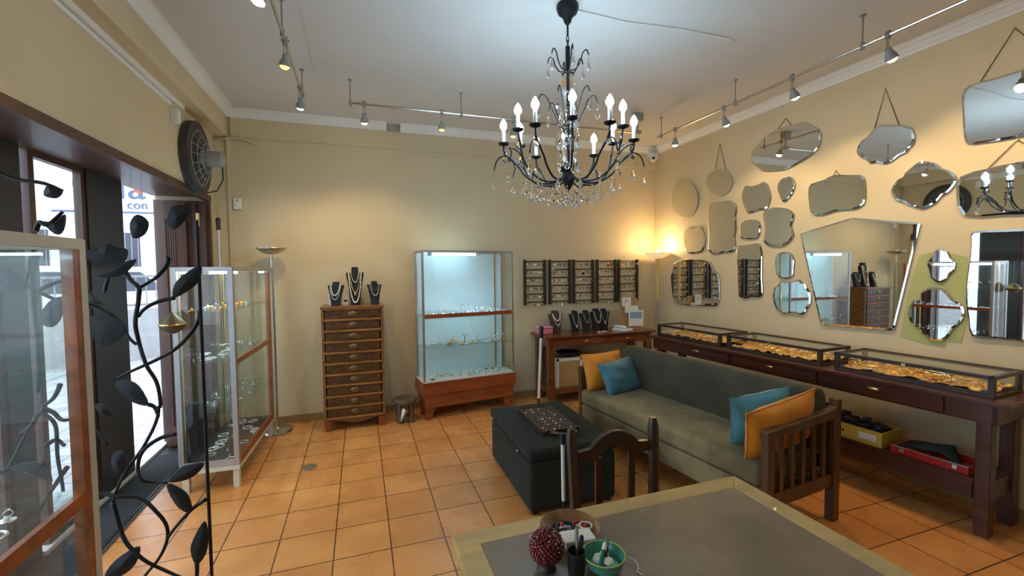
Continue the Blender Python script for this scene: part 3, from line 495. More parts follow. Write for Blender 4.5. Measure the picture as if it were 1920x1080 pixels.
O('mount', M().box(-.05,-.03,.0,.07,.07,.06), WHITE, sc, bev=.01); O('dome', M().sph((-.02,-.03,-.02),(.05,.05,.05),n=18), WHITE, sc, smooth=True); O('camera_lens', M().cyl((-.045,-.066,-.025),(-.055,-.085,-.03),.018), BLACK, sc)
rd = T('window_pole', 'black pole with rounded cap leaning in the corner by the door frame', 'pole', (-1.20, 4.70, 0))
O('shaft', M().cyl((0,0,0),(-.02,.02,2.0),.012), STEEL, rd, smooth='auto'); O('cap', M().sph((-.02,.02,2.015),(.022,.022,.03)).cyl((-.02,.02,1.93),(-.02,.02,2.0),.018), BLACK, rd, smooth='auto')

# ================================================================ track lighting
def track(label, pts, rods, extra=None, base=None):
    t = T('track_light_rail', label, 'light rail', pts[0])
    p0 = Vector(pts[0]); loc_ = lambda p: tuple(Vector(p)-p0)
    O('rail', M().tube([loc_(p) for p in pts], .009, 8), STEEL, t, smooth='auto')
    for r in rods:
        O('hanging_rod', M().cyl(loc_((r[0],r[1],2.885)), loc_((r[0],r[1],ZC)), .005, n=8).cyl(loc_((r[0],r[1],2.88)), loc_((r[0],r[1],2.92)), .013, n=10).cyl(loc_((r[0],r[1],ZC-.008)), loc_((r[0],r[1],ZC)), .016, n=10), GREYP, t)
    return t
track('brushed steel light rail hung along the left side of the ceiling', [(-.385,-1.2,2.9),(-.385,3.8,2.9)], [(-.385,0,0),(-.385,1.5,0),(-.385,2.85,0),(-.385,3.78,0)])
track('steel light rail hung across the ceiling in front of the back wall', [(-.05,3.86,2.905),(2.68,3.86,2.905)], [(-.04,3.86),(.875,3.86)])
track('steel light rail hung along the right side of the ceiling above the mirrors', [(2.98,-1.2,2.9),(2.98,3.92,2.9)], [(2.98,3.86),(2.98,2.91),(2.98,1.93),(2.98,.9)])
tb = T('transformer_box', 'small dark transformer box on a stem at the right end of the back rail', 'transformer', (2.68, 3.84, 3.03))
O('housing', M().box(-.05,-.03,-.015,.05,.03,.06), GREYP, tb, bev=.004); O('stem', M().cyl((0,0,-.12),(0,0,-.01),.008).box(-.03,-.02,-.14,.03,.02,-.11), GREYP, tb)

def spot(loc, label, lit, aim=(0,0,-1), power=None):
    t = T('track_spotlight', label, 'spotlight', loc, group='spotlights on the ceiling rails')
    O('clamp', M().cyl((0,0,-.02),(0,0,.022),.016,n=12).cyl((-.022,0,.004),(.022,0,.004),.007,n=8), GREYP, t, smooth='auto')
    a = Vector(aim).normalized(); q = Vector((0,0,-1)).rotation_difference(a).to_matrix().to_4x4()
    O('stem', M().cyl((-.008,0,-.02),(-.008,0,-.075),.0035,n=6).cyl((.008,0,-.02),(.008,0,-.075),.0035,n=6), STEEL, t)
    Tm = Matrix.Translation((0,0,-.075)) @ q
    O('lamp_head', M().lathe([(.012,0),(.018,-.006),(.018,-.022),(.030,-.048),(.034,-.072),(.031,-.072),(.026,-.05),(.012,-.03),(0,-.03)], n=20).xf(Tm), GREYP, t, smooth='auto')
    bm_ = emis('warm_bulb_spot', WARM, 45) if lit == 2 else (BULBW if lit else BULBDIM)
    O('bulb', M().sph((0,0,-.066),(.027,.027,.022),n=14).xf(Tm), bm_, t, smooth=True)
    if lit:
        l = bpy.data.lights.new('spot_light', 'SPOT'); l.energy = power or SPOT_W; l.color = WARM; l.spot_size = radians(100); l.spot_blend = .6; l.shadow_soft_size = .025
        o = bpy.data.objects.new('spot_light', l); COL.objects.link(o); o.parent = t
        o.matrix_local = Matrix.Translation(Vector((0,0,-.075)) + a*.085) @ q
    return t
spot((2.98,3.647,2.9), 'small dim spotlight at the corner end of the right hand rail', 1, (.15,.2,-1), 8)
spot((2.98,3.03,2.9), 'lit spotlight on the right rail, second from the corner', 1, (.55,.1,-1))
spot((2.98,2.40,2.9), 'lit spotlight above the big glittering oval mirror', 1, (.55,0,-1))
spot((2.98,1.79,2.9), 'lit spotlight above the cloud-shaped hanging mirror', 1, (.55,-.1,-1))
spot((2.98,1.18,2.9), 'lit spotlight on the right rail at the edge of the picture', 1, (.55,.1,-1))
spot((-.385,2.945,2.9), 'unlit grey spotlight on the left hand rail', 0, (-.1,.1,-1))
spot((-.385,2.30,2.9), 'brightly lit spotlight on the left rail nearest the camera', 1, (-.3,-.2,-1))
spot((-.385,3.64,2.9), 'brightly lit spotlight on the left rail near the back corner', 1, (-.1,.5,-1))
spot((.065,3.86,2.905), 'lit spotlight at the left end of the back rail', 1, (0,.5,-1))
spot((.703,3.86,2.905), 'dim orange spotlight in the middle of the back rail', 0, (0,.1,-1))
spot((1.36,3.86,2.905), 'dim spotlight on the back rail hidden behind the chandelier', 0, (0,.1,-1))

# ================================================================ chandelier
ch = T('chandelier', 'black wrought chandelier with twelve lit candle bulbs and hanging crystals', 'chandelier', (1.19, 2.40, 3.09))
O('canopy', M().lathe([(0,0),(.062,-.0),(.066,-.02),(.055,-.05),(.03,-.07),(.02,-.10),(.012,-.112)], n=28), IRON, ch, smooth='auto')
O('rod', M().cyl((0,0,-.11),(0,0,-.18),.006), IRON, ch)
O('chain_link', M().tube([(.008*cos(a*pi/6), 0, -.198+.02*sin(a*pi/6)) for a in range(12)], .003, 6, True), IRON, ch, smooth=True)
O('chain_link', M().tube([(0, .008*cos(a*pi/6), -.222+.02*sin(a*pi/6)) for a in range(12)], .003, 6, True), IRON, ch, smooth=True)
O('column', M().cyl((0,0,-.24),(0,0,-.37),.014).cyl((0,0,-.37),(0,0,-1.0),.006), IRON, ch, smooth='auto')
O('glass_baluster', M().lathe([(.012,-.39),(.04,-.40),(.02,-.42),(.05,-.45),(.055,-.49),(.03,-.53),(.015,-.56)], n=20), CRYS, ch, smooth=True)
O('glass_baluster', M().lathe([(.015,-.58),(.03,-.60),(.046,-.64),(.046,-.70),(.03,-.74),(.015,-.76)], n=20), CRYS, ch, smooth=True)
O('glass_baluster', M().lathe([(.015,-.78),(.034,-.81),(.042,-.86),(.028,-.92),(.015,-.94)], n=20), CRYS, ch, smooth=True)
O('hub', M().lathe([(.01,-.93),(.05,-.945),(.045,-.965),(.034,-.975),(.034,-1.03),(.02,-1.06),(.006,-1.08)], n=24), IRON, ch, smooth='auto')
def tear(c, h, w, n=6):
    m = M(); x, y, z = c
    m.lathe([(0,z),(w*.35,z-h*.12),(w*.55,z-h*.38),(w,z-h*.68),(w*.55,z-h*.9),(0,z-h)], c=(x,y,0), n=n, sy=.55); return m
drops = 0
def drop(c, h=.05, w=.011, beads=1):
    h *= 1.25; w *= 1.35
    global drops
    drops += 1
    m = tear((c[0],c[1],c[2]-.018*beads), h, w)
    for b in range(beads): m.sph((c[0],c[1],c[2]-.009-.018*b), .006, 6, 4)
    O('crystal_drop', m, CRYS, ch)
R_ = .385
for k in range(12):
    a = 2*pi*k/12 + .13; ca, sa = cos(a), sin(a); up = .0 if k % 2 else .03; rr_ = R_ - (.0 if k % 2 else .05)
    path = [(.03,-1.0),(.10,-1.035),(.19,-1.03),(.26,-.985),(.30,-.93),(rr_-.01,-.86+up),(rr_,-.80+up)]
    A_ = O('arm', M().tube(curve([(r*ca, r*sa, z) for r, z in path]), .006, 7), IRON, ch, smooth=True)
    zz = -.80+up
    O('candle_cup', M().lathe([(.006,-.01),(.03,0),(.034,.008),(.012,.01)], c=(rr_*ca, rr_*sa, zz), n=14), IRON, A_, smooth='auto')
    O('candle', M().cyl((rr_*ca, rr_*sa, zz+.008), (rr_*ca, rr_*sa, zz+.085), .0105, n=12), WHITE, A_, smooth='auto')
    O('bulb', M().lathe([(.009,0),(.020,.016),(.021,.03),(.012,.052),(0,.068)], c=(rr_*ca, rr_*sa, zz+.085), n=12), BULBC, A_, smooth=True)
    # outward scroll carrying a pendant
    ro = rr_+.06
    O('scroll', M().tube(curve([(r*ca, r*sa, z) for r, z in [(.30,-.93),(.34,-.885),(.39,-.87),(ro-.018,-.895),(ro,-.95)]]), .0042, 6), IRON, ch, smooth=True)
    drop((ro*ca, ro*sa, -.95), .05, .013, 3); drop((rr_*ca*.98, rr_*sa*.98, zz-.02), .055, .016, 1)
for tier, (rad, z0, n_) in enumerate([(.27,-1.02,14),(.20,-1.05,12),(.13,-1.07,9),(.06,-1.09,6)]):
    for k in range(n_):
        a = 2*pi*(k+.5*tier)/n_; drop((rad*cos(a), rad*sin(a), z0), .045, .012, 2)
drop((0,0,-1.08), .06, .018, 0)
for k in range(6):
    a = 2*pi*k/6+.3; ca, sa = cos(a), sin(a)
    O('crown_hook', M().tube(curve([(r*ca, r*sa, z) for r, z in [(.012,-.38),(.05,-.375),(.078,-.335),(.09,-.295),(.112,-.28),(.125,-.31)]]), .0038, 6), IRON, ch, smooth=True)
    drop((.125*ca, .125*sa, -.31), .05, .011, 2)
for q_, (rd_, zz_) in enumerate([(.05,-.60),(.065,-.72),(.06,-.86)]):
    for k in range(6): drop((rd_*cos(k*pi/3+q_), rd_*sin(k*pi/3+q_), zz_), .06, .016, 2)
for k in range(6):
    a = 2*pi*k/6+.8; ca, sa = cos(a), sin(a)
    O('scroll', M().tube(curve([(r*ca, r*sa, z) for r, z in [(.02,-.72),(.06,-.68),(.10,-.60),(.125,-.54),(.16,-.52),(.18,-.56)]]), .0038, 6), IRON, ch, smooth=True)
    drop((.18*ca, .18*sa, -.56), .055, .012, 2)

# ================================================================ mirrors on the right wall
WN = [0]
def mirror(label, pts, chain):
    n = len(pts); cy_ = sum(p[0] for p in pts)/n; cz_ = sum(p[1] for p in pts)/n
    t = T('wall_mirror', label, 'mirror', (W, cy_, cz_), group='frameless mirrors on the right wall')
    P = [(p[0]-cy_, p[1]-cz_) for p in pts]
    if n > 6:   # smooth the traced outline a little
        Q = []
        for i in range(n):
            a, b, c, d = P[i-1], P[i], P[(i+1) % n], P[(i+2) % n]
            Q.append(b)
            if n < 40: Q.append(((-a[0]+9*b[0]+9*c[0]-d[0])/16, (-a[1]+9*b[1]+9*c[1]-d[1])/16))
        P = Q
    n = len(P); size = max(max(abs(p[0]) for p in P), max(abs(p[1]) for p in P)); bw = min(.016, size*.09)
    sc_ = 1 - bw/size
    vs = [(-.012, p[0], p[1]) for p in P] + [(-.0145, p[0], p[1]) for p in P] + [(-.0175, p[0]*sc_, p[1]*sc_) for p in P]
    fs = [tuple(range(n-1,-1,-1))] + [(i, (i+1)%n, n+(i+1)%n, n+i) for i in range(n)] + [(n+i, n+(i+1)%n, 2*n+(i+1)%n, 2*n+i) for i in range(n)] + [tuple(range(2*n, 3*n))]
    O('mirror_glass', M().add(vs, fs), MIRR, t)
    O('backing', M().prism([(p[0]*.985, p[1]*.985) for p in P], -.012, 0, 'x'), BACKW, t)
    if chain:
        c3 = [(-.008 if i != 1 else -.006, c[0]-cy_, c[1]-cz_) for i, c in enumerate(chain)]
        if len(c3) == 3: O('hanging_chain', M().tube(c3, .003, 5), BACKW, t)
        O('hook', M().cyl((0, c3[1][1], c3[1][2]), (-.012, c3[1][1], c3[1][2]), .005, n=8), BRASS, t)
for lb, pts, chn in MIRRORS: mirror(lb, pts, chn)
struct('trim_18', M().prism(PATCH, W-.003, W+.001, 'x'), PATCHG)   # unpainted green patch of old wall paint

# ================================================================ bench with drawers along the right wall
rzb = radians(4.7)
bench = T('wall_bench', 'long mahogany bench with drawers and low shelf below the mirrors', 'table', (3.205, 1.31, 0), rzb)
# local: y runs away from the camera along the bench, x towards the wall
BL = 2.80; BD = .46
O('tabletop', M().box(0, 0, .775, BD, BL, .80), WD_BENCH, bench, bev=.004)
O('apron', M().box(.05, .06, .66, .07, BL-.06, .775).box(.05, .06, .66, BD-.03, .08, .775).box(.05, BL-.08, .66, BD-.03, BL-.06, .775), WD_BENCH, bench)
for k, (a, b) in enumerate([(.28,.98),(1.0,1.72),(1.76,2.48)]):
    d = O('drawer_front', M().box(.036, a, .672, .05, b, .768), WD_BENCH, bench, bev=.003)
    O('handle', M().box(.022, (a+b)/2-.04, .722, .036, (a+b)/2+.04, .738).sph((.026,(a+b)/2,.73),(.01,.03,.012)), BRASS, d)
for (x, y) in [(.09,.09),(.09,BL-.15),(.38,.09),(.38,BL-.15),(.09,1.74),(.38,1.74)]:
    if abs(y-1.74) < .01: continue
    O('leg', M().box(x, y, 0, x+.066, y+.066, .775), WD_BENCH, bench, bev=.004)
O('lower_shelf', M().box(.10, .1, .29, .44, BL-.1, .315), WD_BENCH, bench); O('lower_rail', M().box(.095, .165, .2, .115, BL-.15, .30), WD_BENCH, bench)
O('end_panel', M().box(.17,.105,.2,.38,.125,.30), WD_BENCH, bench)
BM = Matrix.Translation((3.205,1.31,0)) @ Matrix.Rotation(rzb, 4, 'Z')
def onbench(x, y, z): return tuple(BM @ Vector((x, y, z)))

def showcase(label, y0, y1, seed):
    x0, x1 = .07, .43; z = .80; h = .125
    t = T('display_case', label, 'display case', onbench(0, y0, z), rzb, 'low glass-topped display cases on the bench')
    l = y1-y0; p = .028
    for (a, b) in [(x0,0),(x1-p,0),(x0,l-p),(x1-p,l-p)]: O('corner_post', M().box(a,b,.012,a+p,b+p,h), WD_CASE, t, bev=.002)
    O('tray_base', M().box(x0,0,0,x1,l,.014), WD_CASE, t, bev=.002)
    O('bottom_rail', M().box(x0+.002,p,.012,x0+.018,l-p,.028).box(x1-.018,p,.012,x1-.002,l-p,.028), WD_CASE, t)
    O('lid_frame', M().box(x0,0,h-.02,x0+.022,l,h).box(x1-.022,0,h-.02,x1,l,h).box(x0+.022,0,h-.02,x1-.022,.022,h).box(x0+.022,l-.022,h-.02,x1-.022,l,h), WD_CASE, t)
    O('lid_glass', M().box(x0+.022,.022,h-.008,x1-.022,l-.022,h-.004), GLASS, t)
    O('side_glass', M().box(x0+.006,p,.028,x0+.009,l-p,h-.02), GLASS, t); O('end_glass', M().box(x0+p,.006,.014,x1-p,.009,h-.02), GLASS, t)
    O('latch', M().box(x0-.006, l*.5-.012, h-.03, x0, l*.5+.012, h-.006), BRASS, t, bev=.002)
    # crumpled tissue
    rnd = random.Random(seed); g = M(); nx, ny = 14, 34; vs = []; fs = []
    for i in range(nx):
        for j in range(ny):
            vs.append((x0+.03+(x1-x0-.06)*i/(nx-1), .03+(l-.06)*j/(ny-1), .02+rnd.random()*.022))
    for i in range(nx-1):
        for j in range(ny-1): a = i*ny+j; fs.append((a, a+ny, a+ny+1, a+1))
    o = O('gold_tissue', g.add(vs, fs), GOLDP, None, loc=onbench(0, y0, z), rot=(0,0,rzb)); tag(o, 'crumpled gold tissue lining ' + label.replace('low glass-topped display case', 'the display case'), 'tissue paper')
    return t
names = ['far', 'middle', 'near']
spans = [('low glass-topped display case farthest from the camera, nearest the lit floor lamp', 1.88, 2.70), ('low glass-topped display case in the middle of the three on the bench', .99, 1.81), ('low glass-topped display case nearest the camera, at the right edge', .08, .90)]
for i, (lb, a, b) in enumerate(spans): showcase(lb, a, b, i)
def chain_mesh(seed, w=.05, l=.13, r=.0028):
    rnd = random.Random(seed); k = 26; pts = []
    for i in range(k):
        a = 2*pi*i/k; pts.append((w*cos(a)*(1+.35*sin(3*a+seed)), l*sin(a)*(1+.2*cos(2*a+seed)), .006+.006*rnd.random()))
    m = M().tube(pts, r, 5, True)
    for i in range(0, k, 2): m.sph(pts[i], r*2.1, 6, 4)
    return m
protos = []
for s_ in range(4):
    t = T('necklace', 'x', 'necklace', (0,0,0)); O('chain', chain_mesh(s_), [BRASS, SILVER, AMBER, BRASS][s_], t); O('pendant', M().sph((0,-.13,.01),(.012,.014,.006)), [AMBER, PEARL, BRASS, REDBEAD][s_], t, smooth=True); protos.append(t)
first = set()
for i, (lb, a, b) in enumerate(spans):
    for k in range(12):
        s_ = (k*7+i) % 4; loc_ = onbench(random.uniform(.14,.34), a+.1+(b-a-.2)*k/11, .80+.042); rot_ = (random.uniform(-.05,.05), 0, random.uniform(0, 6.28))
        lab = 'one of the tangled gold necklaces lying on the tissue in the ' + ['far', 'middle', 'nearest'][i] + ' display case'
        if s_ not in first:
            first.add(s_); o = protos[s_]; o.location = loc_; o.rotation_euler = rot_; o['label'] = lab; o['group'] = 'necklaces in the %s display case' % ['far','middle','nearest'][i]; o.scale = (.8,.8,1)
        else: dup(protos[s_], loc_, rot_, lab, 'necklaces in the %s display case' % ['far','middle','nearest'][i], (.8,.8,1))
# things on the low shelf
bx = T('cardboard_box', 'open yellow cardboard box of dark jewellery on the bench shelf', 'box', onbench(.12, .62, .315), rzb)
O('box_walls', M().box(0,0,0,.008,.40,.10).box(.23,0,0,.238,.40,.10).box(.008,0,0,.23,.008,.10).box(.008,.392,0,.23,.40,.10).box(.008,.008,0,.23,.392,.006), YELB, bx)
O('paper_label', M().box(-.002,.03,.03,0,.14,.075), PAPER, bx, bev=0); O('hole', M().cyl((-.002,.24,.05),(.001,.24,.05),.008), BLACK, bx)
hp = M()
rn = random.Random(3)
for k in range(46): hp.sph((rn.uniform(.04,.2), rn.uniform(.04,.36), rn.uniform(.05,.125)), (rn.uniform(.015,.035), rn.uniform(.02,.04), .015), 8, 5)
tag(O('beads_heap', hp, BLKB, None, smooth=True, loc=onbench(.12, .62, .317), rot=(0,0,rzb)), 'heap of shiny black beadwork filling the yellow cardboard box', 'beads', kind='stuff')
bk = T('black_bag', 'small black bag standing behind the yellow box on the bench shelf', 'bag', onbench(.24, 1.14, .315), rzb)
O('bag_body', M().taper((-.09,-.1,.09,.1,0),(-.06,-.09,.06,.09,.17)), BVELV, bk, bev=.02); O('strap', M().tube([(0,-.06,.16),(0,-.04,.22),(0,.04,.22),(0,.06,.16)], .006, 6), BLACK, bk, smooth=True)
rc = T('red_case', 'open shallow red case with metal clasps on the bench shelf', 'case', onbench(.12, .19, .315), rzb)
O('case_walls', M().box(0,0,0,.012,.38,.045).box(.22,0,0,.232,.38,.045).box(.012,0,0,.22,.012,.045).box(.012,.368,0,.22,.38,.045).box(.012,.012,0,.22,.368,.008), REDB, rc, bev=.002)
O('rim', M().box(-.001,0,.045,.013,.38,.05).box(.219,0,.045,.233,.38,.05), ALU, rc)
for y in (.06,.32): O('clasp', M().box(-.008,y-.012,.018,-.0,y+.012,.044), CHROME, rc, bev=.002)
fh = M()
for k in range(9): fh.tube([(.03+.02*k*.9, .03+.01*k, .02),(.06+.018*k, .14, .07+.008*(k%3)),(.05+.019*k,.25,.06),(.04+.019*k,.34,.05)], .007, 5)
tag(O('dark_ribbons', fh, mat('dark_green_ribbon', (.015,.03,.022), .5), None, smooth=True, loc=onbench(.12,.19,.318), rot=(0,0,rzb)), 'dark green black ribbons bundled inside the open red case', 'ribbon', kind='stuff')

# ================================================================ necklace busts
def bust_mesh(w, h):
    P = [(-.26,0),(.26,0),(.36,.45),(.5,.80),(.47,.87),(.24,.83),(.19,.90),(.2,.98),(.12,1),(-.12,1),(-.2,.98),(-.19,.90),(-.24,.83),(-.47,.87),(-.5,.80),(-.36,.45)]
    m = M(); n = len(P)
    vs = []; 
    for yy, s_ in ((-.016,.93),(-.006,1.0),(.022,1.0),(.03,.93)):
        for x, z in P: vs.append((x*w*s_, yy*(1+.6*(1-abs(x)*1.6)) + .03*(z-.5), (z-.5)*h*(.985 if s_ < 1 else 1)+.5*h))
    fs = [tuple(range(n-1,-1,-1)), tuple(range(3*n,4*n))]
    for q in range(3):
        for i in range(n): fs.append((q*n+i, q*n+(i+1)%n, (q+1)*n+(i+1)%n, (q+1)*n+i))
    return m.add(vs, fs)
def bust(label, loc, w, h, m_, rz=0, group=None):
    t = T('necklace_bust', label, 'display bust', loc, rz, group or 'necklace display busts'); O('bust_body', bust_mesh(w,h), m_, t, bev=.004)
    O('foot', M().box(-w*.27,-.035,0,w*.27,.045,.006), m_, t, bev=.001); return t
def necklace(label, loc, w, h, drop_, m_, rz=0, pend=None, r=.003, beads=True, group='necklaces worn by the busts'):
    t = T('necklace', label, 'necklace', loc, rz, group); pts = []
    for i in range(25):
        u = -1+2*i/24; x = u*w*.27*(1 if abs(u) < .9 else .95); z = h*.86 - drop_*(1-abs(u)**2.4); pts.append((x, -.034+.018*abs(u)**2 + .03*(z/h-.5)-.004, z))
    m = M().tube(pts, r, 6)
    if beads:
        for p in pts: m.sph(p, r*1.9, 7, 5)
    O('strand', m, m_, t, smooth=True)
    if pend: O('pendant', M().sph((0, pts[12][1]-.002, pts[12][2]-.015), (.011,.005,.016)), pend, t, smooth=True)
    return t
# on the tall chest
bust('small black bust with two pearl necklaces, left on the tall chest', (-.232,4.68,1.2), .15, .235, BVELV, -.2)
bust('tall black bust with long beaded necklaces, middle of the tall chest', (-.05,4.70,1.2), .17, .38, BVELV)
bust('small black bust with a thin chain, right on the tall chest', (.135,4.68,1.2), .14, .235, BVELV, .15)
necklace('looped pearl necklace on the left bust on the tall chest', (-.232,4.68,1.2), .17,.235,.10, PEARL, -.2)
necklace('longer silver necklace on the left bust on the tall chest', (-.232,4.677,1.2), .2,.235,.14, SILVER, -.2, r=.002)
necklace('very long white bead necklace on the tall middle bust', (-.05,4.70,1.2), .24,.38,.30, PEARL, r=.004)
necklace('long green and gold necklace with pendant on the tall middle bust', (-.05,4.697,1.2), .19,.38,.20, BRASS, pend=AMBER)
necklace('short silver necklace on the tall middle bust', (-.05,4.697,1.2), .14,.38,.10, SILVER, r=.002)
necklace('grey metal chain on the right bust on the tall chest', (.135,4.68,1.2), .17,.235,.11, SILVER, .15, r=.002)
necklace('dark bead chain on the right bust on the tall chest', (.135,4.677,1.2), .13,.235,.06, BROWNV, .15, r=.003)
cdx = T('price_card', 'small white card standing behind the left bust on the chest', 'card', (-.27,4.76,1.2), -.1); O('card', M().box(-.035,0,0,.035,.003,.11), PAPER, cdx); O('printed_patch', M().box(-.025,-.001,.06,.025,0,.1), PINK, cdx)
cdx = T('price_card', 'small white card leaning between the left and middle busts', 'card', (-.145,4.74,1.2), .1); O('card', M().box(-.025,0,0,.025,.003,.10), PAPER, cdx); O('printed_patch', M().box(-.015,-.001,.03,.015,0,.05), BLACK, cdx)
# on the console
cons_b = [('brown leatherette bust with several silver strands, first on the console', (2.205,4.80,.78), .19,.255, BROWNV, .25),
 ('black bust with a long pendant necklace, second on the console', (2.44,4.76,.78), .145,.25, BVELV, 0), ('black bust with one thin silver chain, third on the console', (2.585,4.75,.78), .14,.25, BVELV, -.05),
 ('black bust with a white loop necklace, fourth on the console', (2.735,4.76,.78), .15,.265, BVELV, .1), ('black bust partly behind the fourth one, last on the console', (2.86,4.80,.78), .15,.255, BVELV, -.15)]
for lb, lc, w_, h_, m_, rz_ in cons_b: bust(lb, lc, w_, h_, m_, rz_)
necklace('thick white bead necklace on the brown bust', (2.205,4.80,.78), .22,.255,.08, PEARL, .25, r=.0045)
necklace('layered silver necklace low on the brown bust', (2.205,4.797,.78), .25,.255,.13, SILVER, .25, BRASS)
necklace('thin silver necklace with a long pendant on the second console bust', (2.44,4.757,.78), .16,.25,.14, SILVER, 0, SILVER, .002)
necklace('thin silver chain on the third console bust', (2.585,4.747,.78), .16,.25,.11, SILVER, -.05, None, .0016)
necklace('white loop necklace on the fourth console bust', (2.735,4.757,.78), .2,.265,.13, SILVER, .1, None, .003)
necklace('fine chain with a small stone on the last console bust', (2.86,4.797,.78), .16,.255,.12, SILVER, -.15, PEARL, .0016)

# ================================================================ console table
cs = T('console_table', 'red brown console table with two drawers against the back wall', 'table', (1.92,4.46,0))
CW, CD = 1.46, .45
O('tabletop', M().box(0,0,.755,CW,CD,.78), WD_CONS, cs, bev=.003)
O('apron', M().box(.08,.03,.655,CW-.08,.05,.755).box(.08,CD-.05,.655,CW-.08,CD-.03,.755).box(.06,.06,.655,.08,CD-.06,.755).box(CW-.08,.06,.655,CW-.06,CD-.06,.755), WD_CONS, cs)
for a in (.30,.85):
    d = O('drawer_front', M().box(a,.018,.665,a+.45,.03,.745), WD_CONS, cs, bev=.002); O('handle', M().sph((a+.225,.012,.705),(.035,.01,.012)), BRASS, d, smooth=True)
for (x,y) in [(.05,.025),(CW-.12,.025),(.05,CD-.09),(CW-.12,CD-.09)]: O('leg', M().box(x,y,0,x+.075,y+.07,.755), WD_CONS, cs, bev=.003)
O('lower_shelf', M().box(.12,.05,.155,CW-.12,CD-.05,.175), WD_CONS, cs); O('lower_rail', M().box(.12,.035,.12,CW-.12,.05,.175).box(.07,.09,.12,.085,CD-.09,.175), WD_CONS, cs)
pk = T('pink_box', 'small pink lidded box at the left end of the console', 'box', (2.02,4.72,.78), .1)
O('box_body', M().box(-.085,-.06,0,.085,.06,.062), PINK, pk, bev=.012); O('lid', M().box(-.087,-.062,.064,.087,.062,.088), mat('pale_pink', (.75,.32,.42), .4), pk, bev=.01)
ph = T('telephone', 'white desk telephone lying near the right end of the console', 'telephone', (3.0,4.60,.78), .35)
O('base', M().taper((-.08,-.10,.08,.1,0),(-.075,-.095,.075,.095,.03)), WHITE, ph, bev=.008)
O('handset', M().tube([(-.045,-.085,.042),(-.045,-.04,.052),(-.045,.04,.052),(-.045,.085,.042)], [.022,.016,.016,.022], 10), WHITE, ph, smooth=True)
km = M()
for i in range(3):
    for j in range(4): km.box(.0+.022*i, -.05+.025*j, .028, .014+.022*i, -.035+.025*j, .034)
O('keypad', km, GREYP, ph)
for k, (x, y) in enumerate([(2.66,4.56),(2.72,4.55)]):
    b = T('bracelet', ['silver bangle lying flat at the front edge of the console', 'second silver bangle overlapping the first at the console edge'][k], 'bracelet', (x,y,.782+.005*k), group='bangles on the console')
    O('band', M().tube([(.033*cos(a*pi/12), .033*sin(a*pi/12), .004) for a in range(24)], .004, 6, True), SILVER, b, smooth=True)
cst = T('card_stand', 'brown upright card holder with white cards on the console', 'card stand', (3.20,4.74,.78), -.12)
O('back_board', M().prism([(-.14,0),(.10,0),(.10,.38),(-.14,.38)], 0, .008, 'y'), CARDB, cst); O('foot', M().box(-.14,-.07,0,.16,.05,.012), CARDB, cst)
for k, (x, z, w_, h_, lb) in enumerate([(-.13,.27,.12,.11,'upper left white card with a drawn ring'),(-.10,.19,.18,.09,'middle white card on the brown card holder'),(-.06,.02,.20,.20,'lower white card with a blue picture')]):
    c = T('greeting_card', lb, 'card', (3.20+x, 4.72-.02*k, .80+z-.01), -.12, 'cards in the brown card holder'); O('card', M().box(0,0,0,w_,.003,h_), PAPER, c)
    if k == 0: O('printed_ring', M().tube([(.06+.02*cos(a*pi/8), -.001, .055+.028*sin(a*pi/8)) for a in range(12)], .003, 4), BROWNV, c)
    if k == 2: O('printed_picture', M().box(.02,-.0015,.10,.18,0,.18), mat('pale_blue_print', (.25,.38,.50), .6), c)
def cardbox(label, x, y, z, w_, d_, h_, m_):
    t = T('cardboard_box', label, 'box', (x,y,z)); O('box_body', M().box(0,0,0,w_,d_,h_), m_, t, bev=.004)
    O('tape', M().box(-.001,-.001,0,.03,.05,h_+.001).box(w_-.03,-.001,0,w_+.001,.02,h_+.001).box(0,-.001,h_-.03,w_,.03,h_+.0015), PAPER, t); return t
cardbox('taped brown cardboard box on the shelf below the console', 2.10, 4.56, .175, .33, .28, .33, CARDB)
cardbox('second taped cardboard box farther along the console shelf', 2.47, 4.58, .175, .22, .26, .31, CARDB)
bb = T('black_bowl', 'flat black bowl resting on top of the boxes under the console', 'bowl', (2.30,4.68,.505)); O('bowl_body', M().lathe([(.03,0),(.08,.015),(.14,.05),(.145,.055),(.13,.052),(.07,.02),(0,.012)], n=28), BLACK, bb, smooth=True); O('rim', M().tube([(.143*cos(a*pi/14), .143*sin(a*pi/14), .055) for a in range(28)], .004, 5, True), BLACK, bb, smooth=True)
def wand(label, top, bottom, r=.016):
    t = T('display_tube', label, 'tube', bottom, group='white tubes with black caps'); v = Vector(top)-Vector(bottom)
    O('tube_body', M().cyl(tuple(v*.1), tuple(v*.86), r, n=14), WHITE, t, smooth='auto'); O('cap', M().cyl(tuple(v*.86), tuple(v), r*1.5, n=14), BLACK, t, smooth='auto')
    O('tip', M().cyl((0,0,0), tuple(v*.1), r*.6, n=10), BLACK, t); return t
wand('white tube with black cap leaning on the left end of the console', (1.89,4.50,.90), (1.86,4.53,.0))

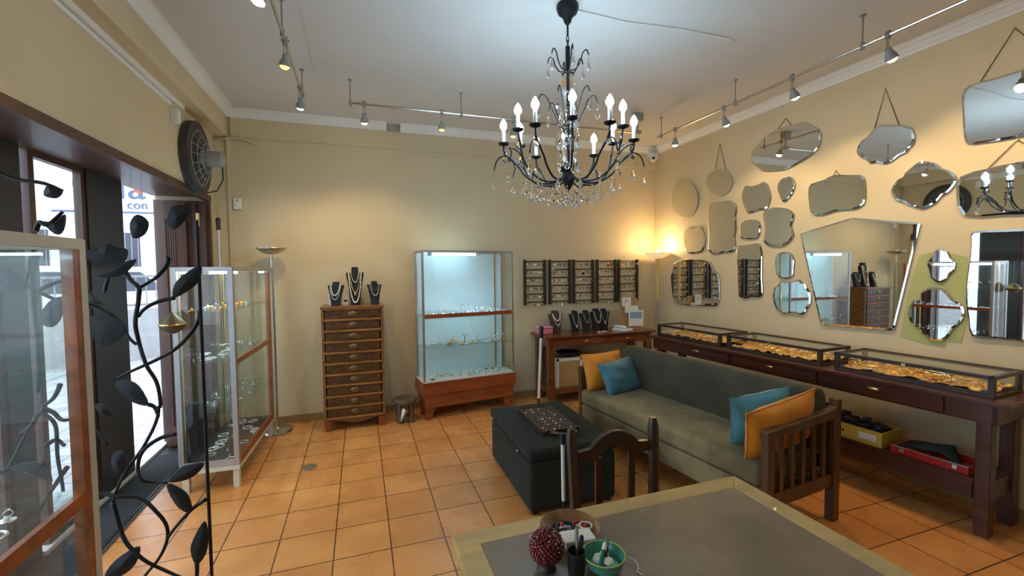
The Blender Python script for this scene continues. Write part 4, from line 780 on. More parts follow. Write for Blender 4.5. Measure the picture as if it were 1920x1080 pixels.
# ================================================================ earring racks on the back wall
rk_xs = [(1.831,2.118),(2.155,2.453),(2.477,2.773),(2.806,3.098),(3.121,3.420)]
ear = {}
for m_, nm in ((SILVER,'s'),(BROWNV,'b'),(BRASS,'g')):
    t = T('earring', 'x', 'earring', (0,0,0)); O('hook', M().tube([(0,0,0),(0,-.004,-.008),(0,0,-.014)], .0009, 4), SILVER, t)
    O('drop', M().lathe([(0,-.014),(.0045,-.022),(.006,-.032),(0,-.042)], n=6), m_, t); ear[nm] = [t, False]
ordn = ['first','second','third','fourth','fifth']
for i, (a, b) in enumerate(rk_xs):
    z0, z1 = 1.107-.0*i, 1.648; t = T('earring_rack', '%s black ladder-shaped earring rack counting from the glass cabinet' % ordn[i], 'rack', (a, YB-.012, z0), group='black ladder racks on the back wall')
    wd_ = b-a
    for x in (0, wd_-.03): O('post', M().box(x,-.035,0,x+.03,-.005,z1-z0), WD_CASE, t, bev=.002)
    for k in range(6):
        z = .035+.1*k-.003*k; O('rung', M().cyl((.028,-.02,z),(wd_-.028,-.02,z),.0075,n=8), WD_CASE, t)
        for j in range(9):
            if random.random() < .12: continue
            nm = random.choice('ssbbg'); x = a+.045+(wd_-.09)*j/8+random.uniform(-.006,.006)
            loc_ = (x, YB-.012-.026, z0+z-.0055); lab = 'small dangling earring hung on the %s black ladder rack' % ordn[i]; gr = 'earrings on the %s rack' % ordn[i]
            if not ear[nm][1]: ear[nm][1] = True; o = ear[nm][0]; o.location = loc_; o['label'] = lab; o['group'] = gr
            else: dup(ear[nm][0], loc_, (0,0,random.uniform(-.5,.5)), lab, gr, random.uniform(.8,1.3))
def pendant(label, loc, m_, heart=False):
    t = T('pendant', label, 'pendant', loc); O('loop', M().tube([(.004*cos(a*pi/4), 0, .004*sin(a*pi/4)) for a in range(8)], .001, 4, True), SILVER, t)
    if heart: O('stone', M().prism([(0,-.045),(.028,-.012),(.026,.0),(.012,.004),(0,-.006),(-.012,.004),(-.026,0),(-.028,-.012)], -.006, .002, 'y'), m_, t, bev=.002)
    else: O('stone', M().sph((0,0,-.024),(.02,.006,.02)), m_, t, smooth=True)
pendant('red heart-shaped pendant on the top rung of the fourth rack', (2.975,4.888,1.598), REDB, True)
pendant('round black pendant on the second rung of the third rack', (2.62,4.888,1.502), BLKB)
pendant('round dark pendant at the right end of the third rack top rung', (2.735,4.888,1.61), BLKB)

# ================================================================ tall chest of drawers
ct = T('tall_chest', 'tall narrow chest of ten walnut drawers against the back wall', 'chest of drawers', (-.36, 4.50, 0))
CW_ = .565; CDp = .39
O('body', M().box(0,.012,.10,.025,CDp,1.18).box(CW_-.025,.012,.10,CW_,CDp,1.18).box(.025,CDp-.015,.10,CW_-.025,CDp,1.18).box(.025,.02,.10,CW_-.025,CDp-.015,.12), WD_CHEST, ct, bev=.003)
O('top', M().box(-.008,-.008,1.18,CW_+.008,CDp,1.20), WD_CHEST, ct, bev=.004)
for k in range(10):
    z0 = .125+.1055*k; d = O('drawer', M().box(.035,.006,z0+.010,CW_-.035,.30,z0+.1), WD_DRAW, ct, bev=.006, seg=3)
    O('handle', M().lathe([(.02,0),(.024,.004),(.02,.007),(0,.009)], n=14).xf(Matrix.Translation((CW_/2,.006,z0+.055)) @ Matrix.Rotation(pi/2,4,'X') @ Matrix.Scale(1.6,4,(1,0,0)))
      .tube([(CW_/2-.03,-.003,z0+.05),(CW_/2-.015,-.008,z0+.038),(CW_/2+.015,-.008,z0+.038),(CW_/2+.03,-.003,z0+.05)], .003, 6), BRONZE, d, smooth='auto')
    for sx in (.06, CW_-.06): O('corner_stud', M().sph((sx,.004,z0+.055),(.006,.004,.006),8,6), BRONZE, d, smooth=True)
rl = M()
for k in range(11): rl.box(.025,-.003,.115+.1055*k,CW_-.025,.03,.134+.1055*k)
O('drawer_rail', rl, WD_RAIL, ct)
for (x,y) in [(0,.0),(CW_-.07,.0),(0,CDp-.07),(CW_-.07,CDp-.07)]: O('foot', M().taper((x+.008,y+.008,x+.062,y+.062,0),(x,y,x+.07,y+.07,.10)), WD_RED, ct, bev=.006)
O('apron', M().prism([(.08,.10),(.5,.10),(.44,.085),(.36,.065),(.30,.06),(.2,.075),(.12,.09)], .02, .03, 'y'), WD_CHEST, ct)

# carved stool
st = T('carved_stool', 'small dark carved wooden stool between the chest and the glass cabinet', 'stool', (.40, 4.56, 0))
O('seat', M().lathe([(0,.19),(.06,.185),(.115,.20),(.125,.215),(.122,.235),(.10,.245),(.06,.228),(0,.222)], n=32), STONEW, st, smooth='auto')
for k in range(4):
    a = pi/4+pi/2*k; c_, s_ = cos(a), sin(a); O('leg', M().tube([(.08*c_,.08*s_,.20),(.09*c_,.09*s_,.1),(.075*c_,.075*s_,.0)], [.028,.022,.03], 8), STONEW, st, smooth='auto')
O('lower_ring', M().tube([(.075*cos(a*pi/12), .075*sin(a*pi/12), .05) for a in range(24)], .012, 8, True), STONEW, st, smooth=True)
hn = T('shell_pendant', 'white twisted shell hanging from the front of the carved stool', 'shell', (.375, 4.425, .17)); O('shell_body', M().tube([(0,0,.0),(.0,-.006,-.03),(-.012,-.006,-.07),(-.03,0,-.125)], [.012,.022,.016,.005], 10), HORN, hn, smooth=True); O('cord', M().tube([(0,0,0),(0,.02,.04),(0,.04,.05)], .003, 5), BLACK, hn)

# ================================================================ big glass cabinet on the back wall
vz = T('glass_cabinet', 'tall lit glass cabinet on a red brown wooden base against the back wall', 'display cabinet', (.585, 4.48, 0), radians(7.5))
VW, VD, V0, V1 = 1.03, .30, .40, 1.74
pf = M()
for (x,y) in [(0,0),(VW-.022,0),(0,VD-.022),(VW-.022,VD-.022)]: O('frame_post', M().box(x,y,V0,x+.022,y+.022,V1), ALU, vz, bev=.002)
O('top_frame', M().box(.022,0,V1-.022,VW-.022,.022,V1).box(.022,VD-.022,V1-.022,VW-.022,VD,V1).box(0,.022,V1-.022,.022,VD-.022,V1).box(VW-.022,.022,V1-.022,VW,VD-.022,V1), ALU, vz)
O('top_glass', M().box(.022,.022,V1-.012,VW-.022,VD-.022,V1-.007), GLASS, vz)
O('front_glass', M().box(.022,.008,V0,VW-.022,.013,V1-.022), GLASS, vz)
for x in (.008, VW-.013): O('side_glass', M().box(x,.022,V0,x+.005,VD-.022,V1-.022), GLASS, vz)
O('lit_wall_panel', M().box(.022,VD-.014,V0,VW-.022,VD-.006,V1-.022), LITBACK, vz)  # opaque panel added in place of a glass back, coloured like the lit wall
O('cross_rail', M().box(.022,0,1.045,VW-.022,.012,1.085), WD_RED, vz); O('shelf', M().box(.02,.045,1.06,VW-.02,VD-.016,1.068), SHELFG, vz)
O('shelf', M().box(.02,.015,.735,VW-.02,VD-.016,.742), SHELFG, vz); O('cabinet_floor', M().box(.0,.0,V0-.012,VW,VD,V0), WHITE, vz)
O('shelf_standard', M().box(VW-.11,VD-.03,V0,VW-.100,VD-.018,V1-.022), BRASS, vz)
O('base', M().box(-.015,-.012,.26,VW+.015,VD+.005,V0-.012).taper((.02,.01,VW-.02,VD,.12),(.005,0,VW-.005,VD,.26)), WD_RED, vz, bev=.004)
for (x,y,dx) in [(.03,.02,-.02),(VW-.13,.02,.02),(.03,VD-.10,-.02),(VW-.13,VD-.10,.02)]: O('leg', M().taper((x+.01+dx,y,x+.06+dx,y+.06,0),(x,y,x+.1,y+.08,.12)), WD_RED, vz, bev=.004)
O('lamp_tube', M().cyl((.12,.05,V1-.04),(.60,.05,V1-.04),.011,n=12), TUBE2, vz); O('tube_holder', M().box(.08,.036,V1-.053,.12,.064,V1-.022).box(.60,.036,V1-.053,.64,.064,V1-.022), WHITE, vz)
O('lamp_tube', M().cyl((.12,.030,1.074),(.90,.030,1.074),.007,n=10), TUBE2, vz)
VM = Matrix.Translation((.585,4.48,0)) @ Matrix.Rotation(radians(7.5),4,'Z')
def invit(x,y,z): return tuple(VM @ Vector((x,y,z)))

# small jewellery pieces: one of each kind, then copies
kinds = {}
def proto(nm, cat):
    t = T(nm, 'x', cat, (0,0,0)); kinds[nm] = [t, False]; return t
t = proto('ring', 'ring'); O('band', M().tube([(.010*cos(a*pi/6), 0, .010+.010*sin(a*pi/6)) for a in range(12)], .0016, 5, True), SILVER, t, smooth=True); O('stone', M().sph((0,0,.023),(.005,.005,.004),8,5), CRYS, t, smooth=True)
t = proto('brooch', 'brooch'); O('plate', M().lathe([(.016,0),(.017,.003),(.0,.005)], n=10), SILVER, t); O('stone', M().sph((0,0,.007),.006,8,5), PEARL, t, smooth=True)
t = proto('bangle', 'bracelet'); O('band', M().tube([(.034*cos(a*pi/9), .03*sin(a*pi/9), .004) for a in range(18)], .0038, 6, True), SILVER, t, smooth=True)
t = proto('amber_piece', 'brooch'); O('plate', M().lathe([(.018,0),(.018,.003),(0,.003)], n=8), BRASS, t); O('stone', M().sph((0,0,.008),(.013,.010,.008),10,6), AMBER, t, smooth=True)
t = proto('earring_stand', 'earring stand'); O('stand_body', M().cyl((0,0,0),(0,0,.05),.0015,n=5).cyl((-.022,0,.05),(.022,0,.05),.0015,n=5).cyl((0,0,0),(0,0,.003),.014,n=12), CRYS, t); O('earring', M().sph((-.018,0,.036),(.004,.002,.009),6,5).sph((.018,0,.036),(.004,.002,.009),6,5), SILVER, t)
def put(nm, loc, label, group, rz=0, sc=1):
    if not kinds[nm][1]:
        kinds[nm][1] = True; o = kinds[nm][0]; o.location = loc; o.rotation_euler = (0,0,rz); o['label'] = label; o['group'] = group; o.scale = (sc,)*3; return o
    return dup(kinds[nm][0], loc, (0,0,rz), label, group, sc)
def scatter(fn, xr, yr, z, n, mix, where, sc=(.8,1.25)):
    for k in range(n):
        nm = random.choice(mix); x = xr[0]+(xr[1]-xr[0])*(k+random.random()*.8)/n; y = random.uniform(*yr)
        word = {'ring':'small silver ring','brooch':'small round silver brooch','bangle':'silver bangle','amber_piece':'amber coloured brooch','earring_stand':'tiny clear earring stand'}[nm]
        put(nm, fn(x,y,z), word + ' ' + where, nm.replace('_',' ') + 's ' + where, random.uniform(0,6.28), random.uniform(*sc))
scatter(invit, (.06,.97), (.06,.25), 1.068, 44, ['ring','brooch','ring','earring_stand'], 'on the upper shelf of the big back cabinet', (1.2,1.8))
scatter(invit, (.06,.97), (.05,.25), .742, 44, ['ring','brooch','amber_piece','earring_stand','brooch'], 'on the middle shelf of the big back cabinet', (1.2,1.9))
scatter(invit, (.06,.97), (.05,.25), V0, 40, ['ring','brooch','bangle','earring_stand'], 'on the floor of the big back cabinet', (1.2,1.9))
ys = T('jewellery_stand', 'tiny dark Y-shaped stand on the middle shelf of the big back cabinet', 'stand', invit(.50,.14,.742), 0)
O('stem', M().cyl((0,0,0),(0,0,.07),.004,n=8).cyl((0,0,0),(0,0,.006),.014,n=12), PEN, ys); O('arms', M().tube([(-.03,0,.095),(-.015,0,.09),(0,0,.07),(.015,0,.09),(.03,0,.095)], .003, 6), PEN, ys)

# ================================================================ left glass cabinets (a pair of the same model)
def side_cabinet(label, loc, rz, postm, l=1.08, w=.37, top=1.58):
    t = T('glass_cabinet', label, 'display cabinet', loc, rz)   # local: x<0 towards the shop window, y along the wall, origin at the room-side near corner
    z0, z1 = .17, top; p = .034
    for (x,y) in [(-p,0),(-w,0),(-p,l-p),(-w,l-p)]: O('frame_post', M().box(x,y,z0,x+p,y+p,z1), postm, t, bev=.002)
    for (x,y) in [(-.05,.02),(-w+.01,.02),(-.05,l-.06),(-w+.01,l-.06)]: O('leg', M().box(x,y,0,x+.04,y+.04,z0-.03), CREAM, t, bev=.002)
    O('base_frame', M().box(-w,0,z0-.03,0,.03,z0).box(-w,l-.03,z0-.03,0,l,z0).box(-w,.03,z0-.03,-w+.03,l-.03,z0).box(-.03,.03,z0-.03,0,l-.03,z0), CREAM, t)
    O('bottom_panel', M().box(-w+.004,.004,z0,-.004,l-.004,z0+.02), BLACK, t)
    O('bottom_rail', M().box(-.014,p,z0,0,l-p,z0+.055), WD_RED, t); O('end_rail', M().box(-w+p,0,z0,-p,.012,z0+.05), postm, t)
    O('mid_rail', M().box(-.016,p,.885,0,l-p,.925), WD_RED, t); O('inner_post', M().box(-.03,l-p-.03,z0,-.002,l-p,z1-.02), WD_RED, t); 
    O('top_frame', M().box(-w+p,0,z1-.03,-p,p,z1).box(-w+p,l-p,z1-.03,-p,l,z1).box(-w,p,z1-.03,-w+p,l-p,z1).box(-p,p,z1-.03,0,l-p,z1), postm, t)
    O('top_glass', M().box(-w+p,p,z1-.014,-p,l-p,z1-.009), GLASS, t)
    O('side_glass', M().box(-.009,p,z0+.02,-.005,l-p,z1-.03), GLASS, t); O('side_glass', M().box(-w+.005,p,z0+.02,-w+.009,l-p,z1-.03), GLASS, t)
    O('end_glass', M().box(-w+p,.006,z0+.02,-p,.010,z1-.03), GLASS, t); O('end_glass', M().box(-w+p,l-.010,z0+.02,-p,l-.006,z1-.03), GLASS, t)
    for z in (.545,.905,1.265): O('shelf', M().box(-w+.012,.012,z,-.018,l-.012,z+.007), SHELFG, t)
    for y in (.08, l-.1): O('shelf_standard', M().box(-w+.012,y,z0+.02,-w+.024,y+.014,z1-.03), BRASS, t)
    O('lamp_tube', M().cyl((-w*.5,.10,z1-.04),(-w*.5,.75,z1-.04),.009,n=10), TUBE, t); O('tube_holder', M().box(-w*.5-.012,.06,z1-.052,-w*.5+.012,.10,z1-.03).box(-w*.5-.012,.75,z1-.052,-w*.5+.012,.79,z1-.03), WHITE, t)
    l_ = bpy.data.lights.new('tube_light', 'AREA'); l_.shape = 'RECTANGLE'; l_.size = .03; l_.size_y = .65; l_.energy = 3.5; l_.color = (.78,.93,1)
    o_ = bpy.data.objects.new('tube_light', l_); COL.objects.link(o_); o_.parent = t; o_.location = (-w*.5,.43,z1-.055)
    m_ = Matrix.Translation(loc) @ Matrix.Rotation(rz,4,'Z')
    return lambda x,y,z: tuple(m_ @ Vector((x,y,z)))
f1 = side_cabinet('grey framed glass cabinet on cream legs in front of the shopfront, far one', (-.845,3.55,0), radians(-2.5), ALU)
POSTC = mat('cream_painted_frame', (.50,.46,.37), .45)
f2 = side_cabinet('near left glass cabinet with a cream and red brown frame, cut by the picture edge', (-.735,.55,0), radians(1.2), POSTC, l=1.08, w=.44, top=1.645)
sw = lambda f: (lambda x,y,z: f(-y, x, z))   # long axis first
W1 = 'in the far left glass cabinet'
scatter(sw(f1), (.08,1.0), (.05,.32), 1.272, 24, ['amber_piece','ring','brooch','earring_stand'], 'on the top shelf ' + W1)
scatter(sw(f1), (.08,1.0), (.05,.32), .912, 32, ['ring','brooch','bangle','earring_stand'], 'on the middle shelf ' + W1)
scatter(sw(f1), (.08,1.0), (.05,.32), .552, 30, ['ring','earring_stand','brooch'], 'on the lower shelf ' + W1)
scatter(sw(f1), (.05,1.0), (.05,.32), .19, 26, ['bangle','bangle','ring'], 'on the black floor ' + W1)
W2 = 'in the near left glass cabinet'
scatter(sw(f2), (.3,1.0), (.06,.38), 1.272, 14, ['ring','brooch','bangle'], 'on the top shelf ' + W2)
scatter(sw(f2), (.3,1.0), (.06,.38), .912, 22, ['bangle','ring','brooch','bangle'], 'on the middle shelf ' + W2)
scatter(sw(f2), (.3,1.0), (.06,.38), .552, 14, ['ring','brooch'], 'on the lower shelf ' + W2)
og = T('hanging_ornament', 'dark gold onion-shaped ornament hanging at the near end of the far left cabinet', 'ornament', (-1.19,3.50,1.30))
O('ornament_body', M().lathe([(0,-.165),(.03,-.155),(.068,-.125),(.075,-.10),(.06,-.075),(.03,-.045),(.006,-.02),(0,-.015)], n=24), mat('antique_gold', (.13,.10,.045), .5, metal=.5), og, smooth='auto'); O('cord', M().tube([(0,0,.28),(.0,0,0),(0,0,-.02)], .002, 5), BRASS, og)
O('band', M().lathe([(.0755,-.105),(.077,-.10),(.0755,-.095)], n=24), BRASS, og)
bv = T('antler_bust', 'black horned display bust standing in the far left glass cabinet', 'display bust', f1(-.30,.13,.19))
O('bust_body', M().lathe([(.05,0),(.055,.02),(.035,.06),(.04,.16),(.05,.26),(.045,.32),(.055,.38),(.035,.42),(0,.43)], n=18, sx=1.2), BVELV, bv, smooth='auto'); O('head', M().sph((0,0,.33),(.05,.04,.04),12,8), BVELV, bv, smooth=True)

# ================================================================ wrought iron vine gate standing open into the room
gt = T('vine_gate', 'black wrought iron gate leaf of curling vines and leaves standing open into the room', 'gate', (-1.27,1.9,0))
gl = lambda p: (p[0]+1.27, 0, p[1])
O('edge_rod', M().cyl((.712,0,.0),(.712,0,1.735),.006,n=8), IRON, gt); O('edge_rod', M().box(0,-.012,.0,.024,.012,1.735), IRON, gt)
O('cross_bar', M().box(.024,-.006,.02,.706,.006,.04), IRON, gt)
for s_ in VINE_STEMS:
    P = [p for p in s_]
    Q = []
    for i in range(len(P)-1):   # Catmull-Rom
        p0 = P[max(i-1,0)]; p1 = P[i]; p2 = P[i+1]; p3 = P[min(i+2,len(P)-1)]
        for j in range(4):
            u = j/4; Q.append(tuple(.5*((2*p1[k])+(-p0[k]+p2[k])*u+(2*p0[k]-5*p1[k]+4*p2[k]-p3[k])*u*u+(-p0[k]+3*p1[k]-3*p2[k]+p3[k])*u**3) for k in (0,1)))
    Q.append(P[-1]); Q = [(min(max(q[0],-1.262),-.562), max(q[1],.02)) for q in Q]
    rad = [.0078*(1-.4*i/len(Q)) for i in range(len(Q))]
    O('vine_stem', M().tube([(*gl(q)[:1], .006*sin(i*.6), gl(q)[2]) for i, q in enumerate(Q)], rad, 7), IRON, gt, smooth=True)
for s_ in VINE_LEAVES:
    P0 = [gl((min(max(p[0],-1.262),-.55), max(p[1],.02))) for p in s_]; n0 = len(P0); P = []
    for i in range(n0):
        a_, b_, c0, d_ = P0[i-1], P0[i], P0[(i+1)%n0], P0[(i+2)%n0]; P.append(b_)
        for u in (.33,.66): P.append((.5*((2*b_[0])+(-a_[0]+c0[0])*u+(2*a_[0]-5*b_[0]+4*c0[0]-d_[0])*u*u+(-a_[0]+3*b_[0]-3*c0[0]+d_[0])*u**3), 0, .5*((2*b_[2])+(-a_[2]+c0[2])*u+(2*a_[2]-5*b_[2]+4*c0[2]-d_[2])*u*u+(-a_[2]+3*b_[2]-3*c0[2]+d_[2])*u**3)))
    n = len(P); c_ = (sum(p[0] for p in P)/n, sum(p[2] for p in P)/n)
    vs = []; fs = []
    for y in (-.004, .004):
        vs += [(p[0], y, p[2]) for p in P] + [(c_[0], y-.010, c_[1])]
    for i in range(n): fs.append((n, i, (i+1)%n)); fs.append((2*n+1, n+1+(i+1)%n, n+1+i)); fs.append((i, n+1+i, n+1+(i+1)%n, (i+1)%n))
    O('vine_leaf', M().add(vs, fs), LEAFI, gt)

# ================================================================ ottoman and carved tray
ot = T('ottoman', 'large rectangular dark green upholstered ottoman in front of the sofa', 'ottoman', (.95,2.48,0), radians(-1))
OW, OL, OH = .63, .92, .42
O('upholstered_body', M().box(.01,.01,.02,OW-.01,OL-.01,OH-.075), OTTO, ot, bev=.03, seg=4, smooth='auto'); O('lid_cushion', M().box(0,0,OH-.072,OW,OL,OH), OTTO, ot, bev=.03, seg=5, smooth='auto')
for (x,y) in [(.05,.05),(OW-.05,.05),(.05,OL-.05),(OW-.05,OL-.05)]: O('foot', M().cyl((x,y,0),(x,y,.03),.02,n=12), BLACK, ot)
O('fabric_tag', M().box(-.001,.22,OH-.085,.004,.24,OH-.078), PAPER, ot)
ty = T('carved_tray', 'dark carved wooden board with rows of hollows and a handle on the ottoman', 'tray', (1.14,2.69,.421), radians(-1))
TW, TL = .25, .50; tm = M(); nx, ny = 4, 9
hg = M(); vs = []; fs = []; RX, RY = 33, 73
for j in range(RY):
    for i in range(RX):
        x = TW*i/(RX-1); y = TL*j/(RY-1); u = (x/TW*nx) % 1-.5; v = (y/TL*ny) % 1-.5
        e = 0 if (i in (0,RX-1) or j in (0,RY-1)) else 1; d = max(0, 1-(u*u+v*v)*4.6); vs.append((x, y, .028-.018*d*e))
for j in range(RY-1):
    for i in range(RX-1): a = j*RX+i; fs.append((a,a+1,a+RX+1,a+RX))
hg.add(vs, fs).box(0,0,0,TW,TL,.008)
O('carved_board', hg, TRAYW, ty, smooth='auto')
O('rim', M().box(-.008,-.008,0,0,TL+.008,.034).box(TW,-.008,0,TW+.008,TL+.008,.034).box(0,-.008,0,TW,0,.034).box(0,TL,0,TW,TL+.008,.034), TRAYW, ty, bev=.003)
O('handle', M().tube([(.05,-.01,.018),(.09,-.045,.02),(.13,-.09,.024),(.17,-.11,.03),(.20,-.09,.026),(.22,-.04,.02),(.22,-.01,.018)], [.014,.012,.011,.012,.011,.012,.014], 8), TRAYW, ty, smooth=True)
rn = random.Random(5); cnt = 0
cp_ = None
for j in range(ny):
    for i in range(nx):
        if rn.random() < .38: continue
        loc_ = (1.14+TW*(i+.5)/nx, 2.69+TL*(j+.5)/ny, .436)
        if cp_ is None:
            cp_ = T('earring_stud', 'small silver earring stud lying in a hollow of the carved tray', 'earring', loc_, group='studs in the carved tray'); O('stud_stone', M().sph((0,0,.005),(.006,.009,.005),8,6), PEARL, cp_, smooth=True); O('post', M().cyl((0,0,.0),(.006,.012,.002),.0012,n=5), SILVER, cp_)
        else: dup(cp_, loc_, (0,0,rn.uniform(0,6)), None, None, rn.uniform(.8,1.3))

# ================================================================ sofa
SR = radians(6.2); SO = (2.055,1.755,0)
so = T('sofa', 'long green grey velvet sofa with slatted dark wood arms', 'sofa', SO, SR)
SM = Matrix.Translation(SO) @ Matrix.Rotation(SR,4,'Z')
def onsofa(x,y,z): return tuple(SM @ Vector((x,y,z)))
SL, SD = 1.82, .66
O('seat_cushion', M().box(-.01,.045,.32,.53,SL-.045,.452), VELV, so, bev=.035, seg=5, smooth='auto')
O('seat_base', M().box(.0,.05,.17,.60,SL-.05,.318), VELV, so, bev=.012, seg=2)
# back cushion: profile swept along the length
bp = [(.49,.40),(.46,.55),(.455,.68),(.47,.76),(.50,.80),(.545,.812),(.59,.80),(.62,.76),(.628,.66),(.62,.40)]
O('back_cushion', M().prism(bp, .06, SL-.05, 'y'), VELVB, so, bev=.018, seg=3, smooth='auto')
O('back_frame', M().box(.60,.05,.20,.625,SL-.05,.42), WD_SOFA, so)
def arm(y0):
    p = .06
    fp = O('front_post', M().box(.0,y0,0,p,y0+.045,.63), WD_SOFA, so, bev=.004)
    O('back_post', M().prism([(.60,0),(.66,0),(.67,.74),(.63,.745),(.615,.70),(.60,.69)], y0, y0+.05, 'y'), WD_SOFA, so, bev=.003)
    O('arm_rail', M().prism([(-.005,.60),(.60,.635),(.60,.69),(-.005,.65)], y0-.003, y0+.05, 'y'), WD_SOFA, so, bev=.004)
    O('lower_rail', M().box(p,y0+.008,.22,.60,y0+.04,.29), WD_SOFA, so, bev=.003)
    for k in range(5):
        x = .12+.098*k; O('slat', M().box(x,y0+.014,.285,x+.032,y0+.032,.63), WD_SOFA, so, bev=.002)
arm(0); arm(SL-.045)

def cushion(name, label, size, th, m_, loc, rot, flange=0, seed=0):
    t = T(name, label, 'cushion', loc, rot=rot); rnd = random.Random(seed); N_ = 22; w_, h_ = size; vs = []; fs = []
    ph = [rnd.uniform(0,6) for _ in range(6)]
    for side in (1,-1):
        for j in range(N_+1):
            for i in range(N_+1):
                u = -1+2*i/N_; v = -1+2*j/N_; g = max(0,(1-abs(u)**2.6))**.55*max(0,(1-abs(v)**2.6))**.55
                pin = 1-.07*(1-v*v)*abs(u)**3; pin2 = 1-.07*(1-u*u)*abs(v)**3
                wr = 1+.10*sin(3*u+5*v+ph[0])*sin(4*v+ph[1])+.05*sin(9*u+ph[2]+3*v)
                vs.append((u*w_/2*pin, side*th/2*g*wr, h_/2+v*h_/2*pin2))
    K_ = (N_+1)**2
    for s_ in range(2):
        for j in range(N_):
            for i in range(N_): a = s_*K_+j*(N_+1)+i; q = (a,a+1,a+N_+2,a+N_+1); fs.append(q if s_ else q[::-1])
    O('cushion_cover', M().add(vs, fs), m_, t, smooth=True)
    ed = [];
    for i in range(N_+1): ed.append(vs[i])
    for j in range(1,N_+1): ed.append(vs[j*(N_+1)+N_])
    for i in range(N_-1,-1,-1): ed.append(vs[N_*(N_+1)+i])
    for j in range(N_-1,0,-1): ed.append(vs[j*(N_+1)])
    O('seam', M().tube(ed, .0045 if flange else .0025, 6, True), m_, t, smooth=True)
    return t
cushion('cushion', 'orange cushion leaning on the far arm of the sofa behind the blue one', (.46,.33), .13, ORG, onsofa(.23,SL-.13,.45), (radians(-18),0,SR+radians(4)), 1, 1)
cushion('cushion', 'teal blue cushion in front of the orange one at the far end of the sofa', (.42,.30), .13, BLU, onsofa(.30,SL-.30,.445), (radians(-26),radians(-4),SR+radians(8)), 0, 2)
cushion('cushion', 'bright blue cushion standing behind the orange one at the near end of the sofa', (.38,.35), .14, mat('blue_velvet',(.08,.27,.34),.5,var=.3,scale=7,sheen=.3,bump=.35,bscale=14), onsofa(.30,.27,.462), (radians(16),radians(-10),SR-radians(22)), 0, 3)
cushion('cushion', 'orange cushion leaning against the near slatted arm of the sofa', (.55,.325), .15, ORG, onsofa(.285,.135,.455), (radians(10),radians(-9),SR-radians(5)), 1, 4)

# ================================================================ chair behind the table
cr = T('dining_chair', 'dark wooden chair with arched crest rail drawn up to the table', 'chair', (.945,1.5,0))
for sx in (-1,1):
    O('back_post', M().tube([(sx*.165,0,0),(sx*.172,-.01,.42),(sx*.183,.0,.70),(sx*.188,.012,.89),(sx*.188,.014,.925)], [.024,.024,.022,.022,.014], 8), WD_DARK, cr, smooth='auto')
    O('front_leg', M().tube([(sx*.18,-.38,0),(sx*.18,-.38,.43)], [.016,.021], 8), WD_DARK, cr, smooth='auto')
    O('side_stretcher', M().cyl((sx*.165,-.01,.2),(sx*.18,-.38,.2),.01), WD_DARK, cr)
O('seat', M().taper((-.19,-.40,.19,.01,.42),(-.2,-.41,.2,.015,.45)), WD_DARK, cr, bev=.01)
top_ = [(-.165,.835)]+[(-.11,.84)]+[(-.10+.2*i/12, .85+.048*sin(pi*i/12)**.8) for i in range(13)]+[(.11,.84),(.165,.835)]
bot_ = [(.165,.795),(.11,.795)]+[(.09-.18*i/12, .79+.05*sin(pi*i/12)) for i in range(13)]+[(-.11,.795),(-.165,.795)]
O('crest_rail', M().prism(top_+bot_, -.004, .02, 'y'), WD_DARK, cr, bev=.003)
O('lower_back_rail', M().box(-.16,-.008,.52,.16,.012,.56), WD_DARK, cr, bev=.003)
for x in (-.075,.075): O('back_slat', M().box(x-.014,-.004,.555,x+.014,.01,.80), WD_DARK, cr)
wand('white tube with black cap hanging on the left post of the wooden chair', (.735,1.545,.90), (.738,1.545,.60), .0075)

# ================================================================ desk table in the foreground
tb_ = T('desk_table', 'large table with pale wooden border and worn grey top in the foreground', 'table', (.235,.20,0))
TX, TY, TH = 1.06, 1.05, .77
O('writing_surface', M().box(.07,.07,TH-.03,TX-.07,TY-.06,TH-.001), DESK, tb_)
bw = .07
O('border', M().prism([(0,0),(TX,0),(TX-bw,bw),(bw,bw)], TH-.035, TH, 'z'), WD_LITE, tb_, bev=.003)
O('border', M().prism([(0,TY),(bw,TY-bw),(TX-bw,TY-bw),(TX,TY)], TH-.035, TH, 'z'), WD_LITE, tb_, bev=.003)
O('border', M().prism([(0,0),(bw,bw),(bw,TY-bw),(0,TY)], TH-.035, TH, 'z'), WD_LITE, tb_, bev=.003)
O('border', M().prism([(TX,0),(TX,TY),(TX-bw,TY-bw),(TX-bw,bw)], TH-.035, TH, 'z'), WD_LITE, tb_, bev=.003)
O('apron', M().box(.06,.06,.66,TX-.06,.08,TH-.035).box(.06,TY-.08,.66,TX-.06,TY-.06,TH-.035).box(.06,.08,.66,.08,TY-.08,TH-.035).box(TX-.08,.08,.66,TX-.06,TY-.08,TH-.035), WD_LITE, tb_)
for (x,y) in [(.06,.06),(TX-.12,.06),(.06,TY-.12),(TX-.12,TY-.12)]: O('leg', M().box(x,y,0,x+.06,y+.06,TH-.035), WD_LITE, tb_, bev=.003)

